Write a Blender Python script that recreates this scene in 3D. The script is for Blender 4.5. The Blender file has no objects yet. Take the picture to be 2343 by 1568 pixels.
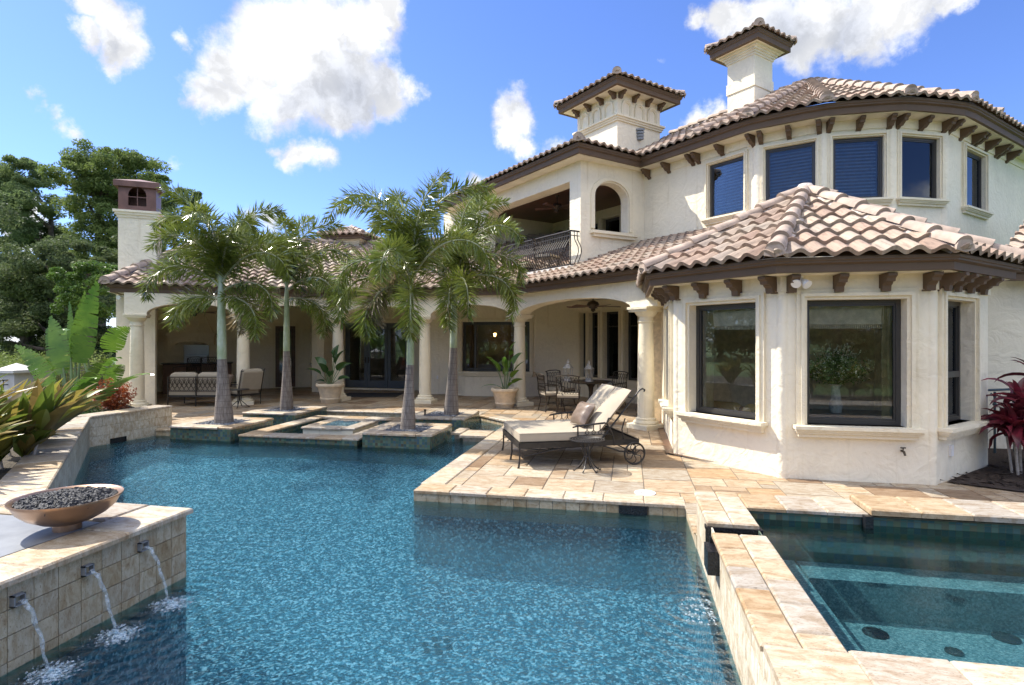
import bpy, bmesh, math, random
from mathutils import Vector, Matrix
from mathutils.geometry import tessellate_polygon
R=math.radians; PI=math.pi
rnd=random.Random(7)
sc=bpy.context.scene; COL=sc.collection
# ---------------------------------------------------------------- camera
YAW=R(11.5); CA,SA=math.cos(YAW),math.sin(YAW); EYE=1.85; FPX=1302.0
cam=bpy.data.cameras.new('camera'); co=bpy.data.objects.new('camera',cam); COL.objects.link(co)
co.location=(0,0,EYE); co.rotation_euler=(R(90),0,YAW)
cam.sensor_width=36; cam.lens=20.0; cam.shift_y=-0.0038; cam.clip_end=3000; cam.clip_start=0.05
sc.camera=co
# ---------------------------------------------------------------- sun and sky
SUN_EL=R(49.5); sx,sy=-0.975,0.222
sun=bpy.data.lights.new('sun','SUN'); sun.energy=4.3; sun.angle=R(0.5); sun.color=(1.0,0.945,0.85)
so=bpy.data.objects.new('sun',sun); COL.objects.link(so)
sdir=Vector((sx*math.cos(SUN_EL),sy*math.cos(SUN_EL),math.sin(SUN_EL))).normalized()
so.rotation_euler=(-sdir).to_track_quat('-Z','Y').to_euler(); so.location=sdir*60
sc.view_settings.view_transform='Standard'; sc.view_settings.look='None'
sc.view_settings.exposure=1.03; sc.view_settings.gamma=1.0
sc.cycles.max_bounces=10; sc.cycles.transparent_max_bounces=24; sc.cycles.glossy_bounces=4; sc.cycles.diffuse_bounces=7
sc.cycles.transmission_bounces=8; sc.cycles.caustics_reflective=False; sc.cycles.caustics_refractive=False
sc.cycles.sample_clamp_indirect=8; sc.cycles.use_denoising=True

def nd(nt,t,**kw):
    n=nt.nodes.new(t)
    for k,v in kw.items():
        if k.startswith('i_'):
            n.inputs[int(k[2:])].default_value=v
        else: setattr(n,k,v)
    return n
def math_n(nt,op,a,b=None,c=None,clamp=False):
    n=nt.nodes.new('ShaderNodeMath'); n.operation=op; n.use_clamp=clamp
    for i,x in enumerate((a,b,c)):
        if x is None: continue
        if isinstance(x,(int,float)): n.inputs[i].default_value=x
        else: nt.links.new(x,n.inputs[i])
    return n.outputs[0]
def pixdir(u,v):
    r=(u-1171.5)/FPX; t=(775-v)/FPX
    return Vector((-SA+r*CA, CA+r*SA, t))
w=bpy.data.worlds.new('World'); sc.world=w; w.use_nodes=True
nt=w.node_tree; nt.nodes.clear(); L=nt.links.new
out=nd(nt,'ShaderNodeOutputWorld'); bg=nd(nt,'ShaderNodeBackground'); L(bg.outputs[0],out.inputs[0])
sky=nd(nt,'ShaderNodeTexSky',sky_type='NISHITA'); sky.sun_disc=False
sky.sun_elevation=SUN_EL; sky.sun_rotation=math.atan2(sx,sy); sky.air_density=1.0; sky.dust_density=0.3; sky.ozone_density=2.2
bg.inputs[1].default_value=0.148
tc=nd(nt,'ShaderNodeTexCoord'); gen=tc.outputs['Generated']
n1=nd(nt,'ShaderNodeTexNoise'); n1.inputs['Scale'].default_value=9; n1.inputs['Detail'].default_value=10; n1.inputs['Roughness'].default_value=0.62; L(gen,n1.inputs['Vector'])
sub=nd(nt,'ShaderNodeVectorMath',operation='SUBTRACT'); L(n1.outputs['Color'],sub.inputs[0]); sub.inputs[1].default_value=(.5,.5,.5)
scl=nd(nt,'ShaderNodeVectorMath',operation='SCALE'); L(sub.outputs[0],scl.inputs[0]); scl.inputs['Scale'].default_value=0.10
add=nd(nt,'ShaderNodeVectorMath',operation='ADD'); L(gen,add.inputs[0]); L(scl.outputs[0],add.inputs[1])
def blobs(lst,vec):
    cur=None
    for u,v,r in lst:
        d=pixdir(u,v); n=d.length; c=d/n; rr=r/FPX/(n**1.5)
        ds=nd(nt,'ShaderNodeVectorMath',operation='DISTANCE'); L(vec,ds.inputs[0]); ds.inputs[1].default_value=c
        m=math_n(nt,'MULTIPLY_ADD',ds.outputs['Value'],-1/rr,1.0)
        mm=math_n(nt,'MULTIPLY',m,min(1.0,r/60))
        cur=mm if cur is None else math_n(nt,'MAXIMUM',cur,mm)
    return cur
big=[(205,15,70),(250,60,85),(275,110,80),(195,80,55),(250,150,45),
 (490,215,85),(545,150,120),(640,80,140),(740,90,150),(830,70,120),(890,15,80),(690,190,140),(800,190,135),(885,210,85),(640,235,100),(455,235,45),(945,212,45),(760,250,70),
 (690,362,48),(735,358,45),(650,352,28),(1172,262,58),(1165,300,50),(1190,325,42),(1150,250,34),(1190,272,45),
 (1590,45,50),(1660,35,90),(1760,50,130),(1880,50,140),(2000,35,130),(2100,20,110),(1830,115,80),(2190,5,70),(1970,90,60),
 (395,378,36),(370,362,26),(170,312,32),(150,300,24),(85,252,30),(65,240,22),(140,268,26),(80,210,34),(410,92,40),
 (1262,352,48),(1225,372,36),(1085,432,40),(1190,385,26),(610,500,40),(560,500,34),(20,500,60),(60,540,70),(-60,470,80),
 (1600,275,45),(1640,265,40),(1500,150,14)]
M=blobs(big,add.outputs[0])
# clouds behind the viewer: one mirrored upstairs, the rest added as fill light
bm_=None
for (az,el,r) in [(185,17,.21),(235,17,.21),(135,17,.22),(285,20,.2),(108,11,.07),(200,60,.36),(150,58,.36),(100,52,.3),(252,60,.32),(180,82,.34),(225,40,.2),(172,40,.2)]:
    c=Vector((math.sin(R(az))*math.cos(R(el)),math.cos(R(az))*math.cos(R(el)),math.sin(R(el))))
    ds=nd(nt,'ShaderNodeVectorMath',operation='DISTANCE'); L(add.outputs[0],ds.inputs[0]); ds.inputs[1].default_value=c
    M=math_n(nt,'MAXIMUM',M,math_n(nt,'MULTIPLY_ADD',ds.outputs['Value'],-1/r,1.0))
n2=nd(nt,'ShaderNodeTexNoise'); n2.inputs['Scale'].default_value=22; n2.inputs['Detail'].default_value=12; n2.inputs['Roughness'].default_value=0.7; L(gen,n2.inputs['Vector'])
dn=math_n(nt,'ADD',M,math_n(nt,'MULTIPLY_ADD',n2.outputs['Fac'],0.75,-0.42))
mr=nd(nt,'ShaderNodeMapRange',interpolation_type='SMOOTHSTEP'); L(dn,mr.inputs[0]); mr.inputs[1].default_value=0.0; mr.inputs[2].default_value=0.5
gray=blobs([(700,225,120),(800,215,150),(640,250,70),(880,190,80),(1800,80,120),(1950,70,110),(250,120,40)],add.outputs[0])
gm=nd(nt,'ShaderNodeMapRange',interpolation_type='SMOOTHSTEP'); L(gray,gm.inputs[0]); gm.inputs[1].default_value=-0.1; gm.inputs[2].default_value=0.9
n3=nd(nt,'ShaderNodeTexNoise'); n3.inputs['Scale'].default_value=12; n3.inputs['Detail'].default_value=5; L(gen,n3.inputs['Vector'])
gfac=math_n(nt,'MAXIMUM',math_n(nt,'MULTIPLY',gm.outputs[0],math_n(nt,'MULTIPLY_ADD',n3.outputs['Fac'],1.5,0.25),clamp=True),math_n(nt,'MULTIPLY_ADD',n3.outputs['Fac'],2.2,-1.0,clamp=True),clamp=True)
cc=nd(nt,'ShaderNodeMixRGB'); L(gfac,cc.inputs[0]); cc.inputs[1].default_value=(3.75,3.78,3.85,1); cc.inputs[2].default_value=(2.35,2.48,2.8,1)
tint=nd(nt,'ShaderNodeMixRGB',blend_type='MULTIPLY'); tint.inputs[0].default_value=1; L(sky.outputs[0],tint.inputs[1]); tint.inputs[2].default_value=(.45,.54,.82,1)
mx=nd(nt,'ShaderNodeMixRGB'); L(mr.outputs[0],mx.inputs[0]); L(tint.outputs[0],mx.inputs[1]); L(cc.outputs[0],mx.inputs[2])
spw=nd(nt,'ShaderNodeSeparateXYZ'); L(gen,spw.inputs[0])
bhm=nd(nt,'ShaderNodeMapRange'); L(spw.outputs[1],bhm.inputs[0]); bhm.inputs[1].default_value=0.1; bhm.inputs[2].default_value=-0.2; bhm.inputs[3].default_value=1.0; bhm.inputs[4].default_value=2.9  # extra cloud gain behind the viewer, added to lift the shaded porches
ofs=nd(nt,'ShaderNodeVectorMath',operation='ADD'); L(add.outputs[0],ofs.inputs[0]); ofs.inputs[1].default_value=tuple(sdir*.035)
na=nd(nt,'ShaderNodeTexNoise'); nb=nd(nt,'ShaderNodeTexNoise')
for q_,v_ in ((na,add.outputs[0]),(nb,ofs.outputs[0])): q_.inputs['Scale'].default_value=13; q_.inputs['Detail'].default_value=7; q_.inputs['Roughness'].default_value=.58; L(v_,q_.inputs['Vector'])
df=math_n(nt,'MULTIPLY_ADD',math_n(nt,'SUBTRACT',na.outputs['Fac'],nb.outputs['Fac']),1.5,.96)
df=math_n(nt,'MINIMUM',math_n(nt,'MAXIMUM',df,.82),1.1)
cc2=nd(nt,'ShaderNodeVectorMath',operation='SCALE'); L(cc.outputs[0],cc2.inputs[0]); L(df,cc2.inputs['Scale'])
ccs=nd(nt,'ShaderNodeVectorMath',operation='SCALE'); L(cc2.outputs[0],ccs.inputs[0]); L(bhm.outputs[0],ccs.inputs['Scale']); L(ccs.outputs[0],mx.inputs[2])
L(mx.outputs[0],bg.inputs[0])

# ---------------------------------------------------------------- materials
def newmat(name):
    m=bpy.data.materials.new(name); m.use_nodes=True; nt=m.node_tree; nt.nodes.clear()
    o=nd(nt,'ShaderNodeOutputMaterial'); p=nd(nt,'ShaderNodeBsdfPrincipled'); nt.links.new(p.outputs[0],o.inputs[0])
    return m,nt,p,o
def ramp(nt,fac,stops):
    r=nd(nt,'ShaderNodeValToRGB'); nt.links.new(fac,r.inputs[0]); e=r.color_ramp.elements
    e[0].position=stops[0][0]; e[0].color=(*stops[0][1],1); e[1].position=stops[-1][0]; e[1].color=(*stops[-1][1],1)
    for p,c in stops[1:-1]:
        x=e.new(p); x.color=(*c,1)
    return r.outputs[0]
def noise(nt,vec,s,det=4,rough=.55,dist=0):
    n=nd(nt,'ShaderNodeTexNoise'); n.inputs['Scale'].default_value=s; n.inputs['Detail'].default_value=det; n.inputs['Roughness'].default_value=rough; n.inputs['Distortion'].default_value=dist
    if vec is not None: nt.links.new(vec,n.inputs['Vector'])
    return n
def bump(nt,p,h,st=.3,d=.02):
    b=nd(nt,'ShaderNodeBump'); b.inputs['Strength'].default_value=st; b.inputs['Distance'].default_value=d
    nt.links.new(h,b.inputs['Height']); nt.links.new(b.outputs[0],p.inputs['Normal']); return b
def simple(name,col,rough=.6,metal=0,var=.12,ns=3,bs=0,bscale=60,bd=.004,coords='Object',spec=None):
    m,nt,p,o=newmat(name); t=nd(nt,'ShaderNodeTexCoord').outputs[coords]
    n=noise(nt,t,ns,5)
    lo=tuple(c*(1-var) for c in col); hi=tuple(min(1,c*(1+var)) for c in col)
    nt.links.new(ramp(nt,n.outputs['Fac'],[(.3,lo),(.7,hi)]),p.inputs['Base Color'])
    p.inputs['Roughness'].default_value=rough; p.inputs['Metallic'].default_value=metal
    if spec is not None: p.inputs['Specular IOR Level'].default_value=spec
    if bs: bump(nt,p,noise(nt,t,bscale,4).outputs['Fac'],bs,bd)
    return m
MAT={}
def stucco(name,col):
    m,nt,p,o=newmat(name); t=nd(nt,'ShaderNodeTexCoord').outputs['Object']
    a=noise(nt,t,1.1,6,.6); b=noise(nt,t,14,5,.6); c=noise(nt,t,70,3,.5)
    f=math_n(nt,'ADD',math_n(nt,'MULTIPLY',a.outputs['Fac'],.7),math_n(nt,'MULTIPLY',b.outputs['Fac'],.3))
    mp=nd(nt,'ShaderNodeMapping'); mp.inputs['Scale'].default_value=(7,7,.5); nt.links.new(t,mp.inputs[0]); sk=noise(nt,mp.outputs[0],1.0,5,.65)
    mm=nd(nt,'ShaderNodeMixRGB',blend_type='MULTIPLY'); mm.inputs[0].default_value=.8
    nt.links.new(ramp(nt,f,[(.3,tuple(x*.86 for x in col)),(.5,col),(.72,tuple(min(1,x*1.06) for x in col))]),mm.inputs[1]); nt.links.new(ramp(nt,sk.outputs['Fac'],[(.28,(.86,.83,.77)),(.42,(1,1,1))]),mm.inputs[2]); nt.links.new(mm.outputs[0],p.inputs['Base Color'])
    p.inputs['Roughness'].default_value=.85; p.inputs['Specular IOR Level'].default_value=.25
    tw=noise(nt,t,3.2,3,.5,2.2)
    h=math_n(nt,'ADD',math_n(nt,'MULTIPLY',b.outputs['Fac'],1.6),math_n(nt,'MULTIPLY',c.outputs['Fac'],.6)); h=math_n(nt,'ADD',h,math_n(nt,'MULTIPLY',tw.outputs['Fac'],6.5))
    bump(nt,p,h,.5,.007); return m
MAT['stucco']=stucco('stucco_cream',(.82,.745,.585))
MAT['trim']=stucco('cast_stone_trim',(.78,.70,.53))
MAT['ceil']=simple('porch_ceiling',(.74,.69,.58),.8)
MAT['brown']=simple('brown_fascia_paint',(.115,.072,.042),.7,var=.1,bs=.2,bscale=40)
MAT['soffit']=simple('soffit_cream',(.74,.68,.54),.7)
MAT['frame']=simple('window_frame_dark',(.045,.042,.038),.35,var=.1)
MAT['door']=simple('door_slate_paint',(.085,.10,.115),.4,var=.1)
MAT['iron']=simple('wrought_iron',(.035,.031,.027),.45,metal=.4,var=.25,ns=20)
MAT['bronze']=simple('bronze_iron',(.055,.042,.03),.4,metal=.6,var=.3,ns=20)
MAT['blue_iron']=simple('blue_grey_iron',(.03,.055,.07),.4,var=.2)
MAT['cushion']=simple('cushion_cream',(.37,.315,.235),.9,var=.05,ns=6,bs=.25,bscale=260,bd=.002)
MAT['pillow']=simple('brown_satin_pillow',(.16,.115,.085),.42,var=.25,ns=9)
MAT['wood']=simple('dark_wood',(.10,.045,.022),.35,var=.4,ns=8)
MAT['copper']=simple('copper',(.34,.215,.14),.32,metal=.75,var=.25,ns=4)
MAT['copperdark']=simple('copper_weathered',(.17,.09,.07),.5,metal=.4,var=.3,ns=3)
MAT['slate']=simple('grey_slate',(.22,.23,.24),.4,var=.15,ns=6,bs=.2)
MAT['white']=simple('white_plastic',(.8,.78,.76),.4,var=.04)
MAT['black']=simple('black_granite',(.012,.012,.014),.25,var=.4,ns=60,bs=.6,bscale=90,bd=.01)
MAT['steel']=simple('stainless_steel',(.30,.30,.29),.3,metal=.9,var=.1)
MAT['pot']=simple('cast_pot_sandstone',(.66,.54,.38),.85,var=.14,ns=9,bs=.5,bscale=120,bd=.004)
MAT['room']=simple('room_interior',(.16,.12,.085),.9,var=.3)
MAT['curtain']=simple('curtain_gold',(.62,.52,.30),.9,var=.2,ns=8)
MAT['shade']=simple('roman_shade_linen',(.74,.62,.44),.9,var=.2,ns=10)
MAT['sofa']=simple('leather_tan',(.80,.52,.18),.5,var=.12,ns=6)
MAT['blind']=simple('blind_white',(.15,.17,.20),.5,var=.05)
MAT['lantern']=simple('lantern_whitewash',(.42,.40,.36),.6,var=.3,ns=30)
MAT['mat']=simple('doormat_dark',(.035,.037,.042),.95,var=.3,ns=60)
MAT['concrete']=simple('pale_concrete',(.62,.60,.56),.8,var=.1,ns=4,bs=.3)
MAT['brick_red']=simple('bar_front_brown',(.17,.095,.06),.55,var=.25,ns=4)
MAT['mortar']=simple('roof_mortar',(.50,.43,.38),.95,var=.25,ns=14,bs=.9,bscale=30,bd=.02)

def uvn(nt): return nd(nt,'ShaderNodeUVMap').outputs[0]
# roof tiles: one UV cell per tile
def tile_mat(name,cols):
    m,nt,p,o=newmat(name); uv=uvn(nt)
    sp=nd(nt,'ShaderNodeSeparateXYZ'); nt.links.new(uv,sp.inputs[0])
    cb=nd(nt,'ShaderNodeCombineXYZ')
    nt.links.new(math_n(nt,'FLOOR',math_n(nt,'ADD',sp.outputs[0],.5)),cb.inputs[0]); nt.links.new(math_n(nt,'FLOOR',sp.outputs[1]),cb.inputs[1])
    wn=nd(nt,'ShaderNodeTexWhiteNoise',noise_dimensions='2D'); nt.links.new(cb.outputs[0],wn.inputs['Vector'])
    c=ramp(nt,wn.outputs['Value'],cols)
    t=nd(nt,'ShaderNodeTexCoord').outputs['Object']
    mp=nd(nt,'ShaderNodeMapping'); mp.inputs['Scale'].default_value=(6,.9,1); nt.links.new(uv,mp.inputs[0])
    st=noise(nt,mp.outputs[0],1.6,6,.65)
    g=ramp(nt,st.outputs['Fac'],[(.36,(.45,.43,.42)),(.47,(.88,.87,.86)),(.6,(1.08,1.07,1.06))])
    mxx=nd(nt,'ShaderNodeMixRGB',blend_type='MULTIPLY'); mxx.inputs[0].default_value=.75; nt.links.new(c,mxx.inputs[1]); nt.links.new(g,mxx.inputs[2])
    nt.links.new(mxx.outputs[0],p.inputs['Base Color']); p.inputs['Roughness'].default_value=.75
    bump(nt,p,noise(nt,t,40,5).outputs['Fac'],.35,.006); return m
MAT['tile']=tile_mat('clay_roof_tiles',[(0,(.25,.17,.125)),(.2,(.32,.235,.175)),(.45,(.36,.28,.21)),(.62,(.33,.225,.165)),(.8,(.38,.315,.245)),(1,(.28,.22,.175))])
MAT['ridge']=simple('ridge_tile_clay',(.37,.285,.225),.8,var=.3,ns=5,bs=.3,bscale=30)

# natural stone with a per-stone tone stored on the mesh
def stone_mat(name,cols,rough=.55,pits=True,wet=0):
    m,nt,p,o=newmat(name); at=nd(nt,'ShaderNodeAttribute',attribute_name='tone')
    c=ramp(nt,at.outputs['Fac'],cols); t=nd(nt,'ShaderNodeTexCoord').outputs['Object']
    off=nd(nt,'ShaderNodeVectorMath',operation='ADD'); nt.links.new(t,off.inputs[0])
    s7=nd(nt,'ShaderNodeVectorMath',operation='SCALE'); s7.inputs['Scale'].default_value=37; nt.links.new(at.outputs['Vector'],s7.inputs[0]); nt.links.new(s7.outputs[0],off.inputs[1])
    mp=nd(nt,'ShaderNodeMapping'); mp.inputs['Scale'].default_value=(1,2.3,1); nt.links.new(off.outputs[0],mp.inputs[0])
    v=noise(nt,mp.outputs[0],7,10,.74,.5)
    g=ramp(nt,v.outputs['Fac'],[(.3,(.50,.37,.25)),(.42,(.80,.69,.56)),(.55,(1.05,1.03,.99)),(.7,(1.28,1.30,1.30))])
    mxx=nd(nt,'ShaderNodeMixRGB',blend_type='MULTIPLY'); mxx.inputs[0].default_value=.95; nt.links.new(c,mxx.inputs[1]); nt.links.new(g,mxx.inputs[2])
    pt=noise(nt,mp.outputs[0],42,6,.75)
    pc=ramp(nt,pt.outputs['Fac'],[(.36,(.35,.29,.22)),(.43,(1,1,1))])
    m2=nd(nt,'ShaderNodeMixRGB',blend_type='MULTIPLY'); m2.inputs[0].default_value=.8 if pits else .2; nt.links.new(mxx.outputs[0],m2.inputs[1]); nt.links.new(pc,m2.inputs[2])
    nt.links.new(m2.outputs[0],p.inputs['Base Color']); p.inputs['Roughness'].default_value=rough; p.inputs['Specular IOR Level'].default_value=.35
    bump(nt,p,pt.outputs['Fac'],.35,.006); return m
MAT['paver']=stone_mat('travertine_pavers',[(0,(.20,.135,.085)),(.15,(.33,.25,.17)),(.35,(.41,.335,.245)),(.5,(.30,.27,.225)),(.65,(.43,.36,.27)),(.85,(.35,.245,.145)),(1,(.46,.405,.32))])
MAT['coping']=stone_mat('travertine_coping',[(0,(.38,.285,.18)),(.25,(.44,.365,.265)),(.5,(.48,.43,.35)),(.75,(.34,.31,.27)),(1,(.47,.40,.31))],.5)
MAT['clad']=stone_mat('travertine_cladding',[(0,(.38,.31,.20)),(.3,(.46,.39,.27)),(.6,(.50,.44,.32)),(1,(.40,.35,.26))],.6)
MAT['paleclad']=stone_mat('pale_travertine_cladding',[(0,(.50,.45,.35)),(.5,(.58,.54,.44)),(1,(.62,.58,.48))],.6)
MAT['grout']=simple('stone_grout',(.16,.13,.095),.9,var=.2,ns=8)
MAT['grout_dark']=simple('cladding_grout',(.27,.25,.16),.9,var=.3,ns=5)
# glass mosaic
m,nt_,p,o=newmat('glass_mosaic'); uv=uvn(nt_)
br=nd(nt_,'ShaderNodeTexBrick'); br.offset=0; br.squash=1; nt_.links.new(uv,br.inputs['Vector']); br.inputs['Scale'].default_value=1
br.inputs['Brick Width'].default_value=.05; br.inputs['Row Height'].default_value=.05; br.inputs['Mortar Size'].default_value=.0025
br.inputs['Color1'].default_value=(0,0,0,1); br.inputs['Color2'].default_value=(1,1,1,1); br.inputs['Mortar'].default_value=(.5,.5,.5,1)
c=ramp(nt_,br.outputs['Color'],[(0,(.045,.085,.09)),(.25,(.07,.14,.10)),(.45,(.14,.13,.06)),(.6,(.05,.10,.13)),(.8,(.12,.18,.12)),(1,(.08,.07,.05))])
nt_.links.new(c,p.inputs['Base Color']); p.inputs['Roughness'].default_value=.18; bump(nt_,p,br.outputs['Fac'],-.3,.003); MAT['mosaic']=m
# pool plaster of quartz pebbles
def pebble(name,cols,s):
    m,nt,p,o=newmat(name); t=nd(nt,'ShaderNodeTexCoord').outputs['Object']
    v=nd(nt,'ShaderNodeTexVoronoi'); v.inputs['Scale'].default_value=s; nt.links.new(t,v.inputs['Vector'])
    sp=nd(nt,'ShaderNodeSeparateXYZ'); nt.links.new(v.outputs['Color'],sp.inputs[0])
    n=noise(nt,t,s*.33,7,.75,1.0)
    f=math_n(nt,'ADD',math_n(nt,'MULTIPLY',sp.outputs[0],.34),math_n(nt,'MULTIPLY',n.outputs['Fac'],.66))
    nt.links.new(ramp(nt,f,cols),p.inputs['Base Color']); p.inputs['Roughness'].default_value=.8; return m
MAT['pebble']=pebble('blue_quartz_plaster',[(.36,(.003,.03,.055)),(.46,(.011,.10,.15)),(.535,(.04,.21,.28)),(.60,(.28,.54,.60)),(.65,(.85,.97,1.0))],46)
MAT['pebble2']=pebble('spa_quartz_plaster',[(.3,(.03,.085,.10)),(.5,(.07,.165,.185)),(.7,(.21,.33,.34))],80)
# water
def water(name,refr,b1,b2,tintc=(.80,.93,.97),s1=7,s2=26,bd=.03):
    m,nt,p,o=newmat(name); nt.nodes.remove(p); t=nd(nt,'ShaderNodeTexCoord').outputs['Object']
    a=noise(nt,t,s1,3,.55,.8); b=noise(nt,t,s2,3,.6,1.2); c=noise(nt,t,1.3,2,.5)
    h=math_n(nt,'ADD',math_n(nt,'MULTIPLY',a.outputs['Fac'],b1),math_n(nt,'MULTIPLY',b.outputs['Fac'],b2))
    h=math_n(nt,'ADD',h,math_n(nt,'MULTIPLY',c.outputs['Fac'],.8))
    if refr>.3:
        for (cx,cy) in ((-3.36,2.75),(-3.36,3.2),(-3.36,3.65),(.5,4.35)):
            dv=nd(nt,'ShaderNodeVectorMath',operation='DISTANCE'); nt.links.new(t,dv.inputs[0]); dv.inputs[1].default_value=(cx,cy,-.13); d_=dv.outputs['Value']
            fall=math_n(nt,'POWER',2.718,math_n(nt,'MULTIPLY',d_,-1.5)); h=math_n(nt,'ADD',h,math_n(nt,'MULTIPLY',math_n(nt,'MULTIPLY',math_n(nt,'SINE',math_n(nt,'MULTIPLY',d_,55.0)),fall),.35))
    bm=nd(nt,'ShaderNodeBump'); bm.inputs['Strength'].default_value=1; bm.inputs['Distance'].default_value=bd; nt.links.new(h,bm.inputs['Height'])
    tr=nd(nt,'ShaderNodeBsdfTransparent'); tr.inputs[0].default_value=(*tintc,1)
    rf=nd(nt,'ShaderNodeBsdfRefraction'); rf.inputs['Color'].default_value=(*tintc,1); rf.inputs['Roughness'].default_value=0; rf.inputs['IOR'].default_value=1.25; nt.links.new(bm.outputs[0],rf.inputs['Normal'])
    gl=nd(nt,'ShaderNodeBsdfGlossy'); gl.inputs['Roughness'].default_value=.03; nt.links.new(bm.outputs[0],gl.inputs['Normal'])
    fr=nd(nt,'ShaderNodeFresnel'); fr.inputs['IOR'].default_value=1.17; nt.links.new(bm.outputs[0],fr.inputs['Normal'])
    m1=nd(nt,'ShaderNodeMixShader'); m1.inputs[0].default_value=refr; nt.links.new(tr.outputs[0],m1.inputs[1]); nt.links.new(rf.outputs[0],m1.inputs[2])
    m2=nd(nt,'ShaderNodeMixShader'); nt.links.new(fr.outputs[0],m2.inputs[0]); nt.links.new(m1.outputs[0],m2.inputs[1]); nt.links.new(gl.outputs[0],m2.inputs[2])
    nt.links.new(m2.outputs[0],o.inputs[0]); return m
MAT['water']=water('pool_water',.5,1.0,.35,(.60,.88,1.0),s1=15,s2=34,bd=.032)
MAT['spawater']=water('spa_water',.2,.12,.05,(.62,.78,.82))
m,nt_,p,o=newmat('falling_water'); nt_.nodes.remove(p)
tr=nd(nt_,'ShaderNodeBsdfTransparent'); tr.inputs[0].default_value=(.9,.95,.97,1); gl=nd(nt_,'ShaderNodeBsdfPrincipled'); gl.inputs['Base Color'].default_value=(.75,.82,.86,1); gl.inputs['Roughness'].default_value=.12
tt=nd(nt_,'ShaderNodeTexCoord').outputs['Object']; nn=noise(nt_,tt,45,3,.6)
mp_=nd(nt_,'ShaderNodeMapRange'); nt_.links.new(nn.outputs['Fac'],mp_.inputs[0]); mp_.inputs[1].default_value=.4; mp_.inputs[2].default_value=.65; mp_.inputs[3].default_value=.04; mp_.inputs[4].default_value=.38
ms=nd(nt_,'ShaderNodeMixShader'); nt_.links.new(mp_.outputs[0],ms.inputs[0]); nt_.links.new(tr.outputs[0],ms.inputs[1]); nt_.links.new(gl.outputs[0],ms.inputs[2]); nt_.links.new(ms.outputs[0],o.inputs[0]); MAT['fall']=m
m,nt_,p,o=newmat('surface_foam'); tr=nd(nt_,'ShaderNodeBsdfTransparent'); tt=nd(nt_,'ShaderNodeTexCoord').outputs['Object']; nn=noise(nt_,tt,38,6,.7)
ln=nd(nt_,'ShaderNodeVectorMath',operation='LENGTH'); nt_.links.new(tt,ln.inputs[0])
ff=math_n(nt_,'SUBTRACT',math_n(nt_,'MULTIPLY_ADD',nn.outputs['Fac'],4.2,-1.45),math_n(nt_,'MULTIPLY',ln.outputs['Value'],5.2),clamp=True)
p.inputs['Base Color'].default_value=(.62,.74,.80,1); p.inputs['Roughness'].default_value=.5
ms=nd(nt_,'ShaderNodeMixShader'); nt_.links.new(ff,ms.inputs[0]); nt_.links.new(tr.outputs[0],ms.inputs[1]); nt_.links.new(p.outputs[0],ms.inputs[2]); nt_.links.new(ms.outputs[0],o.inputs[0]); MAT['foam']=m
# window glass
m,nt_,p,o=newmat('window_glass'); nt_.nodes.remove(p)
tr=nd(nt_,'ShaderNodeBsdfTransparent'); tr.inputs[0].default_value=(.94,.96,.94,1); gl=nd(nt_,'ShaderNodeBsdfGlossy'); gl.inputs['Roughness'].default_value=.0; gl.inputs[0].default_value=(.62,.66,.74,1)
fr=nd(nt_,'ShaderNodeFresnel'); fr.inputs[0].default_value=1.5
fm=math_n(nt_,'MULTIPLY_ADD',fr.outputs[0],1.15,.02,clamp=True)
ms=nd(nt_,'ShaderNodeMixShader'); nt_.links.new(fm,ms.inputs[0]); nt_.links.new(tr.outputs[0],ms.inputs[1]); nt_.links.new(gl.outputs[0],ms.inputs[2]); nt_.links.new(ms.outputs[0],o.inputs[0]); MAT['glass']=m
# plants
def leaf(name,a,b,rough=.35,trans=.25,ns=5,mid=None,tone=None):
    m,nt,p,o=newmat(name); t=nd(nt,'ShaderNodeTexCoord').outputs['Object']; n=noise(nt,t,ns,4,.6)
    st=[(.3,a),(.7,b)]
    if mid: st=[(.3,a),(.5,mid),(.7,b)]
    cc=ramp(nt,n.outputs['Fac'],st)
    if tone:
        at=nd(nt,'ShaderNodeAttribute',attribute_name='tone'); f_=math_n(nt,'ADD',math_n(nt,'MULTIPLY',at.outputs['Fac'],.85),math_n(nt,'MULTIPLY',n.outputs['Fac'],.25)); cc=ramp(nt,f_,tone)
    nt.links.new(cc,p.inputs['Base Color']); p.inputs['Roughness'].default_value=rough
    tl=nd(nt,'ShaderNodeBsdfTranslucent'); nt.links.new(cc,tl.inputs[0]); ms=nd(nt,'ShaderNodeMixShader'); ms.inputs[0].default_value=trans
    nt.links.new(p.outputs[0],ms.inputs[1]); nt.links.new(tl.outputs[0],ms.inputs[2]); nt.links.new(ms.outputs[0],o.inputs[0]); return m
MAT['frond']=leaf('palm_leaflets',(.085,.125,.022),(.28,.32,.06),.17,.2,1.6)
MAT['deadfrond']=leaf('dry_palm_leaflets',(.10,.10,.045),(.30,.22,.13),.5,.3,2.2)
MAT['petiole']=simple('palm_petiole',(.34,.36,.22),.5,var=.2)
MAT['pine']=leaf('pine_needles',(.10,.155,.06),(.22,.28,.10),.8,.45,.5)
MAT['vine']=leaf('vine_leaves',(.10,.15,.04),(.24,.30,.075),.75,.4,.7)
MAT['oak']=leaf('oak_leaves',(.06,.09,.035),(.16,.20,.07),.75,.35,.5)
MAT['bright']=leaf('bright_leaves',(.06,.12,.02),(.16,.26,.05),.4,.3,1.5)
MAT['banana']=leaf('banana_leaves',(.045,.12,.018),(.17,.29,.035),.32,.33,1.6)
MAT['banana2']=leaf('dark_broad_leaves',(.025,.07,.02),(.06,.14,.03),.3,.25,2)
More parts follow.
